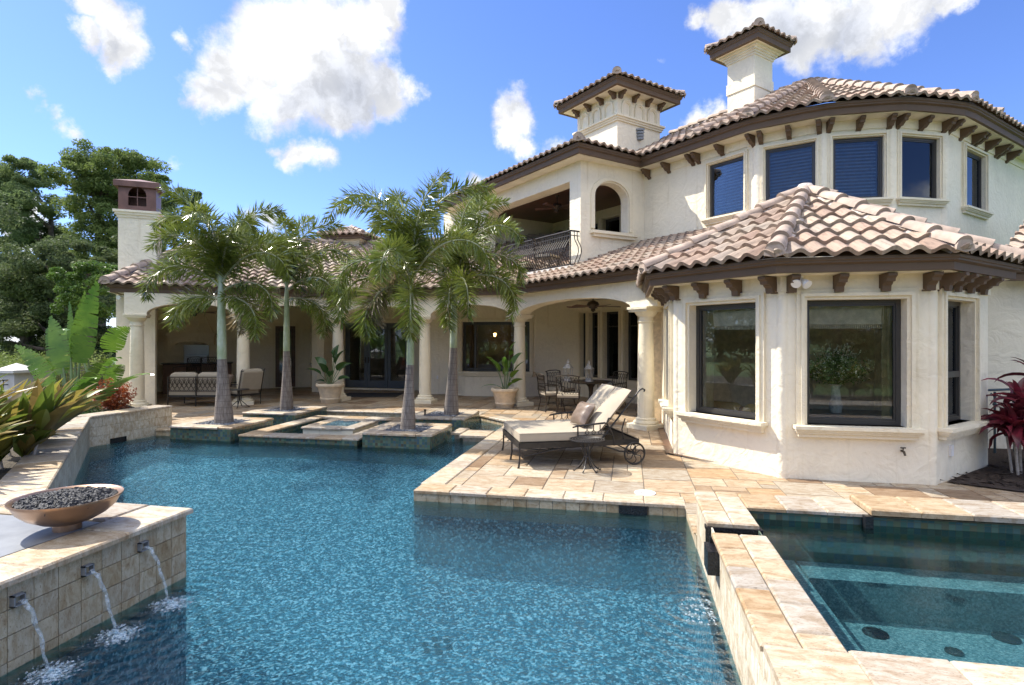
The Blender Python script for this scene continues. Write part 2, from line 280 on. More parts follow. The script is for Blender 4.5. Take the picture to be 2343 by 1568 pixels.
MAT['croton']=leaf('bronze_strap_leaves',(.06,.085,.02),(.30,.15,.05),.36,.35,6.0,tone=[(0,(.06,.11,.02)),(.25,(.15,.20,.03)),(.5,(.30,.29,.05)),(.68,(.33,.24,.06)),(.82,(.17,.12,.04)),(1,(.08,.13,.05))])
MAT['redleaf']=leaf('burgundy_leaves',(.07,.015,.02),(.30,.03,.055),.38,.25,5,(.15,.025,.035))
MAT['redbush']=leaf('coppery_leaves',(.22,.05,.02),(.42,.12,.03),.4,.3,5)
MAT['flower']=simple('white_flowers',(.75,.78,.6),.7)
MAT['bark']=simple('pine_bark',(.10,.075,.06),.9,var=.4,ns=6,bs=.8,bscale=14,bd=.03)
MAT['stem']=simple('green_stems',(.16,.22,.09),.5,var=.3)
MAT['cane']=simple('grey_canes',(.42,.38,.33),.8,var=.3,ns=30)
def trunkmat():
    m,nt,p,o=newmat('palm_trunk'); t=nd(nt,'ShaderNodeTexCoord').outputs['Object']
    sp=nd(nt,'ShaderNodeSeparateXYZ'); nt.links.new(t,sp.inputs[0])
    n=noise(nt,t,3,5,.6); z=math_n(nt,'ADD',math_n(nt,'MULTIPLY',sp.outputs[2],8.2),math_n(nt,'MULTIPLY',n.outputs['Fac'],.5))
    fr=math_n(nt,'FRACT',z); ring=math_n(nt,'LESS_THAN',fr,.09)
    mp=nd(nt,'ShaderNodeMapping'); mp.inputs['Scale'].default_value=(30,30,3); nt.links.new(t,mp.inputs[0]); f=noise(nt,mp.outputs[0],1.3,5,.7)
    base=ramp(nt,f.outputs['Fac'],[(.3,(.10,.08,.065)),(.5,(.19,.16,.135)),(.7,(.30,.27,.235))])
    mx=nd(nt,'ShaderNodeMixRGB'); nt.links.new(math_n(nt,'MULTIPLY',ring,.75),mx.inputs[0]); nt.links.new(base,mx.inputs[1]); mx.inputs[2].default_value=(.10,.085,.075,1)
    nt.links.new(mx.outputs[0],p.inputs['Base Color']); p.inputs['Roughness'].default_value=.85; bump(nt,p,math_n(nt,'SUBTRACT',f.outputs['Fac'],ring),.4,.012); return m
MAT['trunk']=trunkmat()
def shaftmat():
    m,nt,p,o=newmat('palm_crownshaft'); t=nd(nt,'ShaderNodeTexCoord').outputs['Object']
    mp=nd(nt,'ShaderNodeMapping'); mp.inputs['Scale'].default_value=(5,5,2.2); nt.links.new(t,mp.inputs[0]); f=noise(nt,mp.outputs[0],1.3,4,.6)
    nt.links.new(ramp(nt,f.outputs['Fac'],[(.3,(.20,.27,.13)),(.5,(.32,.38,.23)),(.68,(.45,.50,.40))]),p.inputs['Base Color']); p.inputs['Roughness'].default_value=.4; return m
MAT['shaft']=shaftmat()
MAT['grass']=simple('lawn',(.10,.16,.04),.9,var=.3,ns=1.5,bs=.8,bscale=80,bd=.03)
MAT['mulch']=simple('mulch',(.055,.035,.024),.95,var=.6,ns=40,bs=1,bscale=50,bd=.05)
MAT['soil']=simple('bed_soil',(.07,.055,.035),.95,var=.5,ns=20,bs=1,bscale=40,bd=.04)
MAT['rock']=simple('lava_rock',(.02,.02,.021),.55,var=.7,ns=18,bs=1,bscale=60,bd=.02)
MAT['riverstone']=simple('slate_pebbles',(.085,.095,.115),.5,var=.6,ns=25)
MAT['fireglass']=simple('blue_fire_glass',(.10,.17,.19),.1,var=.5,ns=40)
m,nt_,p,o=newmat('lamp_glow'); p.inputs['Emission Color'].default_value=(1,.6,.2,1); p.inputs['Emission Strength'].default_value=6; MAT['glow']=m
# ---------------------------------------------------------------- mesh helpers
RM={}
class MB:
    def __init__(s): s.v=[];s.f=[];s.uv={};s.t=[];s.mi=[];s.M=Matrix.Identity(4);s.tone=0.0;s.m=0;s.has=False
    def add(s,vs,fs,uvs=None):
        b=len(s.v); M=s.M
        s.v.extend([tuple(M@Vector(p)) for p in vs])
        for i,f in enumerate(fs):
            if uvs is not None: s.uv[len(s.f)]=uvs[i]
            s.f.append([b+k for k in f]); s.t.append(s.tone); s.mi.append(s.m)
    def box(s,x0,x1,y0,y1,z0,z1):
        s.add([(x0,y0,z0),(x1,y0,z0),(x1,y1,z0),(x0,y1,z0),(x0,y0,z1),(x1,y0,z1),(x1,y1,z1),(x0,y1,z1)],
              [(0,3,2,1),(4,5,6,7),(0,1,5,4),(1,2,6,5),(2,3,7,6),(3,0,4,7)])
    def bbox(s,x0,x1,y0,y1,z0,z1,b=.008):
        # box with a softened top edge
        s.add([(x0,y0,z0),(x1,y0,z0),(x1,y1,z0),(x0,y1,z0),(x0,y0,z1-b),(x1,y0,z1-b),(x1,y1,z1-b),(x0,y1,z1-b),
               (x0+b,y0+b,z1),(x1-b,y0+b,z1),(x1-b,y1-b,z1),(x0+b,y1-b,z1)],
              [(0,3,2,1),(8,9,10,11),(0,1,5,4),(1,2,6,5),(2,3,7,6),(3,0,4,7),(4,5,9,8),(5,6,10,9),(6,7,11,10),(7,4,8,11)])
    def obox(s,c,u,l,wd,z0,z1,b=0):
        # box centred on c (xy), long axis u, length l, width wd
        u=Vector((u[0],u[1],0)).normalized(); n=Vector((-u.y,u.x,0)); M=s.M.copy()
        s.M=M@Matrix(((u.x,n.x,0,c[0]),(u.y,n.y,0,c[1]),(0,0,1,0),(0,0,0,1)))
        if b: s.bbox(-l/2,l/2,-wd/2,wd/2,z0,z1,b)
        else: s.box(-l/2,l/2,-wd/2,wd/2,z0,z1)
        s.M=M
    def prism(s,poly,z0,z1,holes=()):
        loops=[list(poly)]+[list(h) for h in holes]
        tr=tessellate_polygon([[Vector((p[0],p[1],0)) for p in l] for l in loops]); pts=[p for l in loops for p in l]; n=len(pts)
        vs=[(p[0],p[1],z1) for p in pts]+[(p[0],p[1],z0) for p in pts]; fs=[]
        for t in tr:
            a,b,c=(Vector(pts[i][:2]) for i in t)
            t=list(t) if (b-a).cross(c-a)>0 else list(t)[::-1]
            fs.append(t); fs.append([i+n for i in t[::-1]])
        k=0
        for l in loops:
            m=len(l)
            ar=sum(l[i][0]*l[(i+1)%m][1]-l[(i+1)%m][0]*l[i][1] for i in range(m))
            for i in range(m):
                a,b=k+i,k+(i+1)%m
                q=(a+n,b+n,b,a)
                out=(ar>0) if l is loops[0] else (ar<0)
                fs.append(q if out else q[::-1])
            k+=m
        s.add(vs,fs)
    def sheet(s,poly,z,holes=()):
        loops=[list(poly)]+[list(h) for h in holes]
        tr=tessellate_polygon([[Vector((p[0],p[1],0)) for p in l] for l in loops]); pts=[p for l in loops for p in l]
        fs=[]
        for t in tr:
            a,b,c=(Vector(pts[i][:2]) for i in t); fs.append(list(t) if (b-a).cross(c-a)>0 else list(t)[::-1])
        s.add([(p[0],p[1],z) for p in pts],fs)
    def panel(s,F,outline,t,holes=(),o=0):
        # upright slab in frame F: outline in (s,z); front face at offset o, thickness t going inwards
        M=s.M.copy(); u,n=F.u,F.n
        # local x=s, y=z, z=outward
        s.M=M@Matrix(((u.x,0,n.x,F.p.x),(u.y,0,n.y,F.p.y),(0,1,0,0),(0,0,0,1)))
        s.prism(outline,o-t,o,holes); s.M=M
    def fbox(s,F,s0,s1,z0,z1,o0,o1):
        M=s.M.copy(); u,n=F.u,F.n
        s.M=M@Matrix(((u.x,-n.x,0,F.p.x),(u.y,-n.y,0,F.p.y),(0,0,1,0),(0,0,0,1)))
        s.box(s0,s1,-o1,-o0,z0,z1); s.M=M
    def tube(s,path,r,n=6,caps=True,flat=1.0):
        P=[Vector(p) for p in path]; m=len(P); rs=r if isinstance(r,(list,tuple)) else [r]*m
        vs=[];up=None
        for i in range(m):
            d=(P[min(i+1,m-1)]-P[max(i-1,0)])
            if d.length<1e-9: d=Vector((0,0,1))
            d.normalize()
            if up is None: up=Vector((0,0,1)) if abs(d.z)<.9 else Vector((1,0,0))
            a=d.cross(up)
            if a.length<1e-6: a=d.cross(Vector((0,1,0)))
            a.normalize(); b=a.cross(d).normalized(); up=b
            for k in range(n):
                th=2*PI*k/n+PI/4; vs.append(P[i]+a*math.cos(th)*rs[i]+b*math.sin(th)*rs[i]*flat)
        fs=[]
        for i in range(m-1):
            for k in range(n):
                k2=(k+1)%n; fs.append((i*n+k,i*n+k2,(i+1)*n+k2,(i+1)*n+k))
        if caps: fs.append(tuple(range(n))[::-1]); fs.append(tuple((m-1)*n+k for k in range(n)))
        s.add([tuple(v) for v in vs],fs)
    def lathe(s,prof,c=(0,0,0),n=24,cap=True,sx=1,sy=1):
        vs=[];fs=[]
        for r,z in prof:
            for k in range(n):
                th=2*PI*k/n; vs.append((c[0]+r*sx*math.cos(th),c[1]+r*sy*math.sin(th),c[2]+z))
        m=len(prof)
        for i in range(m-1):
            for k in range(n):
                k2=(k+1)%n; fs.append((i*n+k,i*n+k2,(i+1)*n+k2,(i+1)*n+k))
        if cap: fs.append(tuple(range(n))[::-1]); fs.append(tuple((m-1)*n+k for k in range(n)))
        s.add(vs,fs)
    def rock(s,c,r,sq=.7):
        # rough little stone: jittered octahedron-like lump
        vs=[];
        for z,k,rr in ((-.75,4,.6),(0.1,5,1.0),(.8,3,.55)):
            for i in range(k):
                th=2*PI*i/k+rnd.random(); q=r*rr*(.75+.5*rnd.random())
                vs.append((c[0]+q*math.cos(th),c[1]+q*math.sin(th),c[2]+z*r*sq*(.8+.4*rnd.random())))
        fs=[(3,2,1,0),(9,10,11)]
        A=[0,1,2,3];B=[4,5,6,7,8];Cc=[9,10,11]
        def ring(X,Y):
            i=j=0
            while i<len(X) or j<len(Y):
                if j>=len(Y) or (i<len(X) and i/len(X)<=j/len(Y)):
                    fs.append((X[i%len(X)],X[(i+1)%len(X)],Y[j%len(Y)])); i+=1
                else:
                    fs.append((X[i%len(X)],Y[(j+1)%len(Y)],Y[j%len(Y)])); j+=1
        ring(A,B); ring(B,Cc); s.add(vs,fs)
    def build(s,name,mat,parent=None,world=True,smooth=False,bevel=0,recalc=False):
        me=bpy.data.meshes.new(name); vs=s.v
        if parent is not None and world:
            Mi=RM[parent.name].inverted(); vs=[tuple(Mi@Vector(p)) for p in vs]
        me.from_pydata(vs,[],s.f)
        mats=mat if isinstance(mat,(list,tuple)) else [mat]
        for m_ in mats: me.materials.append(MAT[m_] if isinstance(m_,str) else m_)
        for i,p in enumerate(me.polygons):
            p.material_index=s.mi[i]; p.use_smooth=bool(smooth)
        ul=me.uv_layers.new(name='UVMap'); data=ul.data
        for i,p in enumerate(me.polygons):
            if i in s.uv:
                for k,li in enumerate(p.loop_indices): data[li].uv=s.uv[i][k]
            else:
                n=p.normal
                if abs(n.z)>.7: 
                    for li,vi in zip(p.loop_indices,p.vertices): data[li].uv=(me.vertices[vi].co.x,me.vertices[vi].co.y)
                else:
                    t=Vector((-n.y,n.x,0)).normalized()
                    for li,vi in zip(p.loop_indices,p.vertices):
                        c_=me.vertices[vi].co; data[li].uv=(c_.dot(t),c_.z)
        if s.has:
            at=me.attributes.new('tone','FLOAT','FACE'); at.data.foreach_set('value',s.t)
        if recalc:
            b=bmesh.new(); b.from_mesh(me); bmesh.ops.recalc_face_normals(b,faces=b.faces); b.to_mesh(me); b.free()
        if smooth:
            try: me.set_sharp_from_angle(angle=R(smooth if smooth is not True else 45))
            except Exception: pass
        ob=bpy.data.objects.new(name,me); COL.objects.link(ob)
        if parent is not None: ob.parent=parent; RM[ob.name]=RM[parent.name]
        else: RM[ob.name]=Matrix.Identity(4)
        if bevel:
            b=ob.modifiers.new('bevel','BEVEL'); b.width=bevel; b.segments=2; b.limit_method='ANGLE'
        return ob
def tag(o,label=None,cat=None,group=None,kind=None):
    if label: o['label']=label
    if cat: o['category']=cat
    if group: o['group']=group
    if kind: o['kind']=kind
    return o
def thing(name,loc,label,cat,rz=0,group=None):
    o=bpy.data.objects.new(name,None); COL.objects.link(o); o.location=loc; o.rotation_euler=(0,0,rz); o.empty_display_size=.2
    RM[o.name]=Matrix.Translation(Vector(loc))@Matrix.Rotation(rz,4,'Z'); return tag(o,label,cat,group)
def copy_tree(o,parent=None):
    c=o.copy(); COL.objects.link(c); c.parent=parent
    for ch in list(o.children): copy_tree(ch,c)
    return c
def dup(o,loc,rz,label=None,group=None):
    c=copy_tree(o); c.location=loc; c.rotation_euler=(0,0,rz)
    RM[c.name]=Matrix.Translation(Vector(loc))@Matrix.Rotation(rz,4,'Z')
    if label: c['label']=label
    if group: c['group']=group
    return c
class Fr:
    # wall frame: stands at p0, s runs to p1 (left to right seen from outside), n points outwards
    def __init__(s,p0,p1):
        s.p=Vector((p0[0],p0[1],0)); d=Vector((p1[0]-p0[0],p1[1]-p0[1],0)); s.L=d.length; s.u=d.normalized(); s.n=Vector((s.u.y,-s.u.x,0))
    def pt(s,a,z,o=0): q=s.p+s.u*a+s.n*o; return Vector((q.x,q.y,z))
    def xy(s,a,o=0): q=s.p+s.u*a+s.n*o; return (q.x,q.y)
def P(u,v,z=0.0):
    # measured point of the photo on the level z -> its place in the scene
    d=(EYE-z)*FPX/(v-775); r=(u-1171.5)/FPX; return (-SA*d+r*d*CA, CA*d+r*d*SA)
def rect(a,b,c,d): return [(a,c),(b,c),(b,d),(a,d)]
def arc_hole(s0,s1,zb,zs,rise,n=14):
    # opening with a segmental arch top
    c=(s0+s1)/2; h=(s1-s0)/2
    return [(s0,zb),(s1,zb)]+[(c+h*math.cos(PI*k/n),zs+rise*math.sin(PI*k/n)) for k in range(0,n+1)]

# ---------------------------------------------------------------- roofs
TP=.262; TE=.36
def tile_h(x):
    x=abs((x+.5)%1-.5)
    return .046*math.cos(PI*x/.66) if x<.33 else -.018*math.sin(PI*(x-.33)/.34)
def roof_facet(mb,poly):
    # poly: 3D points, first two = eave seen from outside, left to right
    a=Vector(poly[0]); b=Vector(poly[1]); u=(b-a).normalized()
    nrm=Vector((0,0,0)); m=len(poly)
    for i in range(m):
        p,q=Vector(poly[i]),Vector(poly[(i+1)%m]); nrm+=p.cross(q)
    nrm.normalize()
    if nrm.z<0: nrm=-nrm
    sl=nrm.cross(u).normalized()
    if sl.z<0: sl=-sl
    loc=[((Vector(p)-a).dot(u),(Vector(p)-a).dot(sl)) for p in poly]
    u0=min(x for x,_ in loc)-.05; u1=max(x for x,_ in loc)+.05; s1=max(y for _,y in loc)
    i0=math.floor(u0/TP*10); i1=math.ceil(u1/TP*10); vs=[];fs=[];uvs=[]
    nj=int(math.ceil(s1/TE))
    for j in range(nj):
        sa=j*TE-(.06 if j==0 else 0); sb=min((j+1)*TE+.05,s1+.05); row=len(vs); ph=0
        for i in range(i0,i1+1):
            x=i/10; h=tile_h(x)
            jit=.009*(math.sin(j*12.9+math.floor(x+.5)*78.3)*43.7%1-.4)
            for (sv,o) in ((sa,.040+h),(sa,.092+h+jit),(sb,.036+h)):
                vs.append(a+u*(i*TP/10)+sl*sv+nrm*o)
        for i in range(i1-i0):
            p=row+i*3; q=p+3; x=(i0+i+.5)/10; x2=x
            fs.append((p,q,q+1,p+1)); uvs.append([(x,j+.02),(x2,j+.02),(x2,j+.03),(x,j+.03)])
            fs.append((p+1,q+1,q+2,p+2)); uvs.append([(x-.05,j+.03),(x+.05,j+.03),(x+.05,j+.97),(x-.05,j+.97)])
    bm=bmesh.new(); bv=[bm.verts.new(v) for v in vs]; ul=bm.loops.layers.uv.new('u')
    for f,q in zip(fs,uvs):
        fc=bm.faces.new([bv[i] for i in f])
        for l,t in zip(fc.loops,q): l[ul].uv=t
    cen=sum((Vector(p) for p in poly),Vector())/m
    for i in range(1,m):
        p,q=Vector(poly[i]),Vector(poly[(i+1)%m]); e=(q-p); hz=Vector((e.x,e.y,0))
        cn=Vector((hz.y,-hz.x,0))
        if cn.length<1e-6: continue
        cn.normalize()
        if cn.dot(cen-p)>0: cn=-cn
        bmesh.ops.bisect_plane(bm,geom=bm.verts[:]+bm.edges[:]+bm.faces[:],plane_co=p,plane_no=cn,clear_outer=True)
    bm.verts.index_update(); base=[tuple(v.co) for v in bm.verts]
    F_=[[v.index for v in f.verts] for f in bm.faces]; U_=[[tuple(l[ul].uv) for l in f.loops] for f in bm.faces]; bm.free()
    mb.m=0; mb.add(base,F_,U_)
    # deck board under the tiles
    mb.m=1; mb.add([tuple(Vector(p)+nrm*.0) for p in poly],[tuple(range(m))]); mb.m=0
def ridge(mb,p0,p1,r=.12,endcap=True,seg=.40):
    # half-round cap tiles from the low end p0 up to p1, bedded in mortar
    p0=Vector(p0);p1=Vector(p1); d=p1-p0; L_=d.length; d.normalize(); side=d.cross(Vector((0,0,1))).normalized(); up=side.cross(d).normalized()
    n=max(1,int(L_/seg)); sg=L_/n; K=9
    for i in range(n):
        a=p0+d*(i*sg-.01); b=p0+d*((i+1)*sg+.05); vs=[]
        for c,rr,lift in ((a,r*1.13,.035),(b,r*.9,.0)):
            for k in range(K): 
                th=PI*k/(K-1); vs.append(c+side*math.cos(th)*rr+up*(math.sin(th)*rr*.95+lift+.04))
        fs=[(k,k+1,K+k+1,K+k) for k in range(K-1)]; fs.append(tuple(range(K))[::-1])
        mb.m=0; mb.add([tuple(v) for v in vs],fs)
    mb.m=1; vs=[]; M_=max(2,int(L_/.12))
    for i in range(M_+1):
        c=p0+d*(L_*i/M_); j=r*(1.2+.35*rnd.random()); j2=r*(1.2+.35*rnd.random())
        vs+= [tuple(c+side*j-Vector((0,0,.0+.05*rnd.random()))),tuple(c+up*.11),tuple(c-side*j2-Vector((0,0,.05*rnd.random())))]
    fs=[]
    for i in range(M_):
        fs+=[(3*i,3*i+1,3*i+4,3*i+3),(3*i+1,3*i+2,3*i+5,3*i+4)]
    mb.add(vs,fs)
    if endcap:
        hz=Vector((d.x,d.y,0)).normalized()*-1; c=p0+hz*.04; vs=[]
        for o in (0,.03):
            for k in range(K): 
                th=PI*k/(K-1); vs.append(c+hz*o+side*math.cos(th)*r*1.2+Vector((0,0,1))*(math.sin(th)*r*1.35+.0))
            vs.append(c+hz*o-Vector((0,0,.03)))
        fs=[tuple(range(K+1))[::-1],tuple(range(K+1,2*K+2))]+[(k,(k+1)%(K+1),K+1+(k+1)%(K+1),K+1+k) for k in range(K+1)]
        mb.m=0; mb.add([tuple(v) for v in vs],fs)
    mb.m=0
def fascia(mb,pts,zb,h,closed=False,inset=.07):
    # gutter-fronted board along an eave, pts left to right seen from outside
    n=len(pts); prof=[(-.10-inset,0),(-inset,0),(-inset,h*.52),(-.02,h*.62),(-.02,h*.74),(.0,h*.80),(.0,h),(-.16,h)]
    def off(i,o):
        def nn(a,b): d=Vector((b[0]-a[0],b[1]-a[1])).normalized(); return Vector((d.y,-d.x))
        p=Vector(pts[i][:2])
        if closed or 0<i<n-1: n1=nn(pts[i-1],pts[i]); n2=nn(pts[i],pts[(i+1)%n])
        elif i==0: n1=n2=nn(pts[0],pts[1])
        else: n1=n2=nn(pts[-2],pts[-1])
        m_=(n1+n2); m_=m_/max(.2,m_.length_squared)*2
        return p+m_*o
    K=len(prof); vs=[]
    for i in range(n):
        for o,z in prof:
            q=off(i,o); vs.append((q.x,q.y,zb+z))
    fs=[]
    for i in range(n if closed else n-1):
        j=(i+1)%n
        for k in range(K): fs.append((i*K+k,j*K+k,j*K+(k+1)%K,i*K+(k+1)%K))
    if not closed: fs+= [tuple(range(K)),tuple((n-1)*K+k for k in range(K))[::-1]]
    mb.add(vs,fs)
def offs(pts,o):
    # the same eave line moved by o (positive outwards)
    r=[];n=len(pts)
    def nn(a,b): d=Vector((b[0]-a[0],b[1]-a[1])).normalized(); return Vector((d.y,-d.x))
    for i in range(n):
        n1=nn(pts[i-1],pts[i]) if i else nn(pts[0],pts[1]); n2=nn(pts[i],pts[i+1]) if i<n-1 else n1
        m_=(n1+n2); m_=m_/max(.2,m_.length_squared)*2; q=Vector(pts[i][:2])+m_*o; r.append((q.x,q.y))
    return r
def bracket(root,F,s,zt,proj=.40,h=.30,wd=.10):
    # stepped and scrolled eave corbel
    m=MB(); o=[(0,0),(proj,0),(proj,-.05),(proj-.05,-.09),(proj-.06,-.14),(proj-.12,-.145),(proj-.13,-.17),(proj-.17,-.205),(proj-.18,-.225),(proj-.23,-.23),(proj-.24,-h+.02),(proj-.30,-h),(0,-h)]
    k=h/.30
    vs=[];n=len(o)
    for sg in (-1,1):
        for a,z in o: vs.append(tuple(F.pt(s+sg*wd/2,zt+z*k if z>-h else zt-h,max(a,0)-.02)))
    fs=[tuple(range(n)),tuple(range(n,2*n))[::-1]]+[(i,i+n,(i+1)%n+n,(i+1)%n) for i in range(n)]
    m.add(vs,fs); return m.build('bracket','brown',root,recalc=True)
# ---------------------------------------------------------------- windows
def trimring(m,F,s0,s1,z0,z1,w_,steps=((1.0,.045),(.72,.065),(.30,.03)),bottom=False):
    # moulded surround round an opening
    last=0
    for fr,o in steps:
        a=w_*fr
        pass
    lay=[(w_,w_*.62,.05),(w_*.62,w_*.30,.075),(w_*.30,0,.035)]
    for outer,inner,o in lay:
        F_=F
        m.fbox(F_,s0-outer,s0-inner,z0,z1+inner,0,o); m.fbox(F_,s1+inner,s1+outer,z0,z1+inner,0,o)
        m.fbox(F_,s0-outer,s1+outer,z1+inner,z1+outer,0,o)
def window(root,F,s0,s1,z0,z1,rec=.12,fw=.065,trim=.13,sill=True,back=.7,blind=False,shade=False,mull=(),transom=None,name='window',fm='frame',panes=True,sillw=.16,tbot=False):
    m=MB()
    m.fbox(F,s0,s0+fw,z0,z1,-rec-.05,-rec); m.fbox(F,s1-fw,s1,z0,z1,-rec-.05,-rec)
    m.fbox(F,s0+fw,s1-fw,z0,z0+fw,-rec-.05,-rec); m.fbox(F,s0+fw,s1-fw,z1-fw,z1,-rec-.05,-rec)
    i=fw; q=fw*.45
    m.fbox(F,s0+i,s0+i+q,z0+i,z1-i,-rec-.055,-rec-.018); m.fbox(F,s1-i-q,s1-i,z0+i,z1-i,-rec-.055,-rec-.018)
    m.fbox(F,s0+i+q,s1-i-q,z0+i,z0+i+q,-rec-.055,-rec-.018); m.fbox(F,s0+i+q,s1-i-q,z1-i-q,z1-i,-rec-.055,-rec-.018)
    for x in mull: m.fbox(F,x-fw*.5,x+fw*.5,z0+fw,z1-fw,-rec-.052,-rec-.004)
    if transom: m.fbox(F,s0+fw,s1-fw,transom-fw*.4,transom+fw*.4,-rec-.053,-rec-.006)
    wdw=m.build(name,fm,root)
    g=MB(); g.fbox(F,s0+fw*.5,s1-fw*.5,z0+fw*.5,z1-fw*.5,-rec-.042,-rec-.036)
    g.build('pane','glass',wdw)
    if trim:
        t=MB(); trimring(t,F,s0,s1,z0-(trim*.0),z1,trim); t.build('trim','trim',wdw)
    if sill:
        t=MB(); e=trim+.04
        for k,(zz0,zz1,o) in enumerate(((-.045,.0,sillw),(-.075,-.045,sillw-.03),(-.10,-.075,sillw-.05),(-.15,-.10,sillw-.085))):
            t.fbox(F,s0-e+.03*k*.6,s1+e-.03*k*.6,z0+zz0,z0+zz1,-rec if k==0 else -.02,o)
        t.build('sill','trim',wdw)
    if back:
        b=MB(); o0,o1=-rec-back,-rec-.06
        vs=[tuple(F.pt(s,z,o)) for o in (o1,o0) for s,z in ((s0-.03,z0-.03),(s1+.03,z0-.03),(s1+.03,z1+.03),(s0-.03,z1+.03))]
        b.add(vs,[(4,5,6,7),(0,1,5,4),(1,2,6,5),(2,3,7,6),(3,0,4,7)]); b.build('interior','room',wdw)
    if blind:
        b=MB(); z=z0+.08
        while z<z1-.05:
            b.add([tuple(F.pt(s0+.08,z,-rec-.12)),tuple(F.pt(s1-.08,z,-rec-.12)),tuple(F.pt(s1-.08,z+.045,-rec-.16)),tuple(F.pt(s0+.08,z+.045,-rec-.16))],[(0,1,2,3)]); z+=.075
        b.build('blind','blind',wdw)
    return wdw
def wallrect(m,F,s0,s1,z0,z1,t=.25,holes=(),o=0):
    m.panel(F,[(s0,z0),(s1,z0),(s1,z1),(s0,z1)],t,holes,o)
def hole(s0,s1,z0,z1): return [(s0,z0),(s1,z0),(s1,z1),(s0,z1)]
# ================================================================ HOUSE
def su(F,u,o=0):
    q=F.p+F.n*o; r=(u-1171.5)/FPX
    l0=q.x*CA+q.y*SA; d0=q.y*CA-q.x*SA; lu=F.u.x*CA+F.u.y*SA; du=F.u.y*CA-F.u.x*SA
    return (r*d0-l0)/(lu-r*du)
def zv(F,s,v,o=0):
    q=F.pt(s,0,o); d=q.y*CA-q.x*SA; return EYE+(775-v)/FPX*d
house=thing('house',(0,16,0),'large cream stucco mediterranean house with clay tile roofs around the pool','house')
H=house
def part(m,name,mat,parent=None,**k): return m.build(name,mat,parent or H,**k)
# --- bay
K0,K1,K2,K3=(.727,9.37),(2.0,8.1),(3.8,8.1),(5.07,9.37)
Fl=Fr((.727,11.9),K0); F2=Fr(K0,K1); F3=Fr(K1,K2); F4=Fr(K2,K3); F5=Fr(K3,(5.07,11.2))
BT=2.70
def vwall(F,opens,z1,t=.22,z0=-.02,a=0,b=None):
    m=MB(); wallrect(m,F,a,F.L if b is None else b,z0,z1,t,[hole(*o) for o in opens]); return part(m,'wall','stucco',bevel=0)
w2=(F2.L*.175,F2.L*.80,.72,2.36); w3=(.30,1.47,.72,2.36); w4=(.22,1.2,.72,2.36); wl=(1.05,2.2,.72,2.36)
for F,o in ((Fl,[wl]),(F2,[w2]),(F3,[w3]),(F4,[w4]),(F5,[(.2,1.4,.4,2.4)])): vwall(F,o,BT)
for i,(F,o) in enumerate(((Fl,wl),(F2,w2),(F3,w3),(F4,w4))):
    wd=window(H,F,*o,back=0,sillw=.17,fw=.055,rec=.13)
    if i==3:
        m=MB(); m.fbox(F,o[0]+.08,o[1]-.08,1.32,1.40,-.18,-.12); part(m,'meeting_rail','frame',wd)
# rounded corner posts over the joints
for k in (K0,K1,K2):
    m=MB(); m.lathe([(.085,-.02),(.085,BT)],(k[0]+ (2.9-k[0])*.033,k[1]+(10.27-k[1])*.033,0),16); part(m,'corner_bead','stucco',smooth=60)
# frieze band under the bay eave
m=MB()
for F in (Fl,F2,F3,F4): m.fbox(F,-.012,F.L+.012,2.47,BT,0,.028)
part(m,'frieze','stucco')
# room inside the bay
m=MB(); m.sheet([(.6,12.9),(.6,9.4),(2,8.2),(3.8,8.2),(5.0,9.4),(5.0,12.9)],.03); part(m,'room_floor','wood')
m=MB(); m.box(.5,5.3,12.9,13.0,0,2.7); m.box(4.95,5.05,11.0,12.9,0,2.7); m.box(.75,.80,11.9,12.9,0,2.7); part(m,'room_wall','shade')
E8=[(.277,12.7),(.277,9.18),(1.814,7.65),(3.86,7.66),(5.38,9.15),(5.38,12.7)]
m=MB(); m.prism(offs(E8,-.13),2.675,2.69); part(m,'soffit','soffit')
def curtain(F,s0,s1,z0,z1,o):
    m=MB(); n=24; vs=[]
    for i in range(n+1):
        s=s0+(s1-s0)*i/n; oo=o+.03*math.sin(i*1.7)+.012*math.sin(i*4.1); vs+=[tuple(F.pt(s,z0,oo)),tuple(F.pt(s,z1,oo))]
    m.add(vs,[(2*i,2*i+2,2*i+3,2*i+1) for i in range(n)]); return m
for F,o,sides in ((F2,w2,(0,)),(F3,w3,(1,)),(F4,w4,(0,1))):
    m=MB()
    if 0 in sides: c_=curtain(F,o[0]+.02,o[0]+.19,.1,2.3,-.30); m.add(c_.v,c_.f)
    if 1 in sides: c_=curtain(F,o[1]-.16,o[1]-.0,.1,2.3,-.30); m.add(c_.v,c_.f)
    part(m,'curtain','curtain',smooth=True)
    m=MB()
    for k in range(5): m.fbox(F,o[0]-.02,o[1]+.02,2.30-.052*(k+1),2.36-.052*k,-.30-.01*k,-.285-.006*k)
    b=part(m,'roman_shade','shade')
    m=MB(); s=o[0]
    while s<o[1]: m.fbox(F,s,s+.012,1.985,2.035,-.33,-.32); s+=.024
    part(m,'bead_fringe','shade',b)
# --- main wall right of the bay
FR_=Fr((5.07,10.9),(13.5,10.9)); vwall(FR_,[],2.95,.3)
